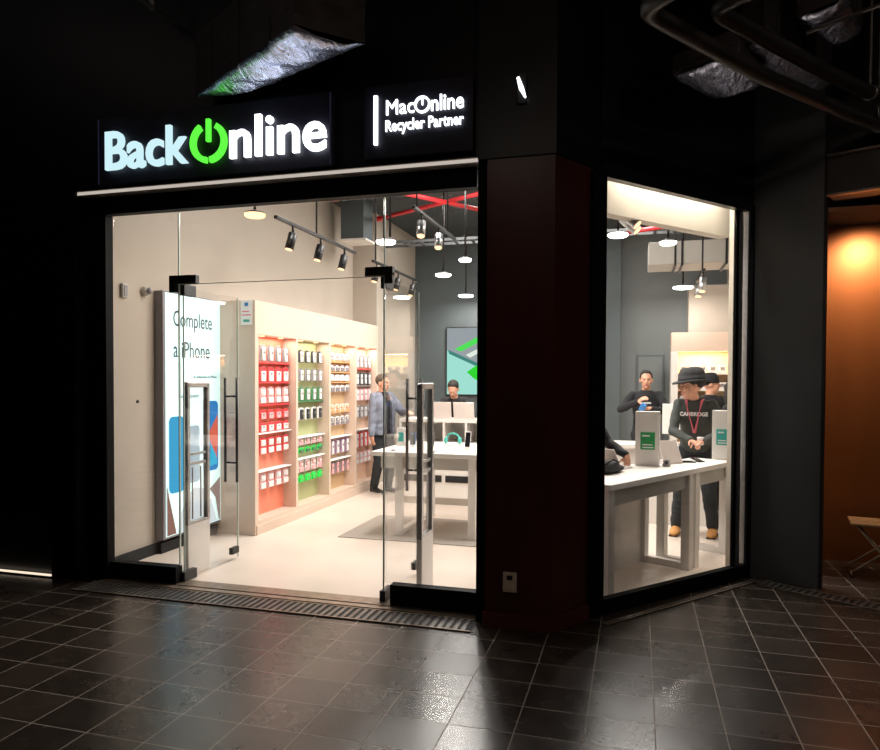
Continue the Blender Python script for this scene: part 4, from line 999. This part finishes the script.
person((-1.80, 9.62, .004), R(-20), 'person in black at the service counter beside the pillar edge', 'clblack', 'clblack', 'blackshoe', h=.96, vx=1.5, lean=R(12), hairstyle='long')

# ================================================================== PASSAGE SERVICES
# foil-wrapped duct above the sign
def duct(name, lab, corners, h, nseg=14, sag=.02, seed=1, thin=None):
    """corners = (near-left, near-right, far-right, far-left) of the underside, h = side height; soft wrapped skin"""
    rnd = random.Random(seed)
    A, B_, C_, D_ = [Vector(c) for c in corners]
    o = thing(name, lab, 'duct', (A + C_) / 2)
    q = NB(); rowsv = []; nw = 8
    for i in range(nseg + 1):
        t = i / nseg; l = A.lerp(D_, t); r = B_.lerp(C_, t); row = []
        for k in range(nw + 1):
            u = k / nw; p = l.lerp(r, u); p.z += -sag * math.sin(PI * u) * (1 + .5 * math.sin(t * 23)) + rnd.uniform(-.008, .008); row.append(q.verts.new(p))
        rowsv.append(row)
    for a, c in zip(rowsv, rowsv[1:]):
        for k in range(nw): q.faces.new((a[k], a[k + 1], c[k + 1], c[k])).smooth = True
    ob = obj('foil_underside', q, M['foil'], None, False); sd = ob.modifiers.new('t', 'SOLIDIFY'); sd.thickness = .006; sd.offset = 1; ch(ob, o)
    q = NB(); up = Vector((0, 0, h)); e = Vector((0, 0, .004))
    vs = [q.verts.new(p + e) for p in (A, B_, C_, D_)] + [q.verts.new(p + up) for p in (A, B_, C_, D_)]
    for f in ((4, 5, 6, 7), (0, 1, 5, 4), (1, 2, 6, 5), (2, 3, 7, 6), (3, 0, 4, 7)): q.faces.new([vs[i] for i in f])
    bmesh.ops.subdivide_edges(q, edges=q.edges[:], cuts=6, use_grid_fill=True)
    for v in q.verts: v.co += Vector((rnd.uniform(-.006, .006), rnd.uniform(-.006, .006), 0))
    ch(obj('wrapped_sides', q, M['dkwrap']), o)
    for t in (.2, .5, .8):
        for e0, e1 in ((A, D_), (B_, C_)):
            q = NB(); l = e0.lerp(e1, t); tube(q, [l, l + up], .008, 6); ch(obj('strap', q, M['dkwrap']), o)
    return o
Zd = 3.68
duct('foil_duct', 'large foil-wrapped air duct hanging above the lit sign', [(-1.96, 3.71, Zd), (-1.645, 4.04, Zd), (-2.60, 4.44, Zd), (-3.14, 4.44, Zd)], .45, seed=3, sag=.035)
duct('foil_duct', 'foil duct end nearest the pillar among the right-hand pipes', [(.20, 4.76, 3.57), (.52, 4.50, 3.57), (.80, 5.05, 3.57), (.50, 5.16, 3.55)], .13, seed=5, nseg=8)
duct('foil_duct', 'foil duct between the two thick dark pipes', [(.62, 4.80, 3.72), (.72, 4.62, 3.72), (1.30, 5.50, 3.70), (1.10, 5.60, 3.70)], .4, seed=8, nseg=10)
duct('foil_duct', 'foil duct at the upper right corner of the view', [(.92, 4.72, 3.83), (1.15, 4.55, 3.83), (1.35, 5.0, 3.83), (1.24, 5.15, 3.81)], .4, seed=11, nseg=8)
def bpipe(pts, r, lab, m='pipe'):
    o = thing('ceiling_pipe', lab, 'pipe', pts[0])
    q = NB(); P_ = [Vector(p) for p in pts]; out = [P_[0]]
    for i in range(1, len(P_) - 1):
        a = P_[i] + (P_[i - 1] - P_[i]).normalized() * .12; c = P_[i] + (P_[i + 1] - P_[i]).normalized() * .12
        for k in range(7): t = k / 6; out.append(a * (1 - t) ** 2 + P_[i] * 2 * t * (1 - t) + c * t * t)
    out.append(P_[-1]); tube(q, out, r, 16); ch(obj('pipe_run', q, M[m], None, True), o)
    q = NB(); d_ = (P_[-1] - P_[-2]).normalized()
    for t in (.35, .7):
        c = P_[-2].lerp(P_[-1], t); tube(q, [c - d_ * .015, c + d_ * .015], r * 1.12, 16)
        tube(q, [c + Vector((0, 0, r)), Vector((c.x, c.y, 4.75))], .007, 6)
    ch(obj('pipe_clamp', q, M['conduit'], None, True), o)

bpipe([(.45, 3.15, 3.42), (0.0, 3.56, 3.42), (.68, 4.50, 3.42), (1.33, 5.27, 3.42), (2.2, 6.25, 3.42)], .045, 'thick dark pipe nearest the shop wall, under the passage ceiling')
bpipe([(.75, 3.65, 3.57), (.36, 3.96, 3.57), (.66, 4.34, 3.57), (1.09, 4.89, 3.57), (2.3, 6.3, 3.57)], .045, 'thick dark pipe farther right, bending near the top of the view')
o = thing('ceiling_conduit', 'thin grey conduit running along the passage ceiling above the foil duct', 'pipe', (-3.84, 4.4, 4.5))
q = NB(); tube(q, [(-3.83, 3.6, 4.5), (-3.84, 5.45, 4.5)], .016, 8)
q.free(); q = NB(); tube(q, [(-3.40, 3.2, 4.30), (-3.42, 4.5, 4.30)], .018, 8); ch(obj('tube_run', q, M['conduit'], None, True), o)
q = NB()
for y in (3.4, 4.3): box(q, -3.43, y, 4.28, -3.39, y + .02, 4.75)
ch(obj('clip', q, M['conduit']), o)
o = thing('ceiling_conduit', 'thin pale conduit in the upper right corner of the view', 'pipe', (1.3, 4.9, 3.9))
q = NB(); tube(q, [(1.0, 4.83, 3.78), (1.9, 4.17, 3.78)], .012, 8); ch(obj('tube_run', q, M['conduit'], None, True), o)
q = NB(); box(q, 1.5, 4.455, 3.78, 1.515, 4.475, 4.75); ch(obj('clip', q, M['conduit']), o)

# ================================================================== BENCH in the recess
o = thing('folding_bench', 'slatted oak folding bench with thin crossed metal legs in the recess', 'bench', (1.98, 6.42, 0), R(-10))
for k in range(5):
    q = NB(); bbox(q, -.27, -.17 + k * .07, .43, .6, -.115 + k * .07, .45, .004); sl = obj('slat', q, M['wood'], o)
q = NB()
for y in (-.13, .13): tube(q, [(-.22, y, .425), (.10, y, .02), (.16, y, .01)], .010, 8); tube(q, [(.22, y, .425), (-.18, y, .10), (-.25, y, .05), (-.25, y, .012)], .010, 8)
tube(q, [(-.25, -.13, .012), (-.25, .13, .012)], .010, 8); tube(q, [(.16, -.13, .012), (.16, .13, .012)], .010, 8)
obj('crossed_legs', q, M['brass'] if 'brass' in M else M['threshold'], o, True)
o = thing('wall_lamp', 'dark wall lamp washing the copper-brown wall from above', 'lamp', (2.15, 6.55, 2.86))
q = NB(); tube(q, [(0, 0, .0), (0, 0, .12)], .045, 16); obj('lamp_body', q, M['blackm'], o, True)
q = NB(); tube(q, [(0, 0, .0), (0, 0, -.003)], .038, 16); obj('lamp_face', q, M['e_warm'], o, True)
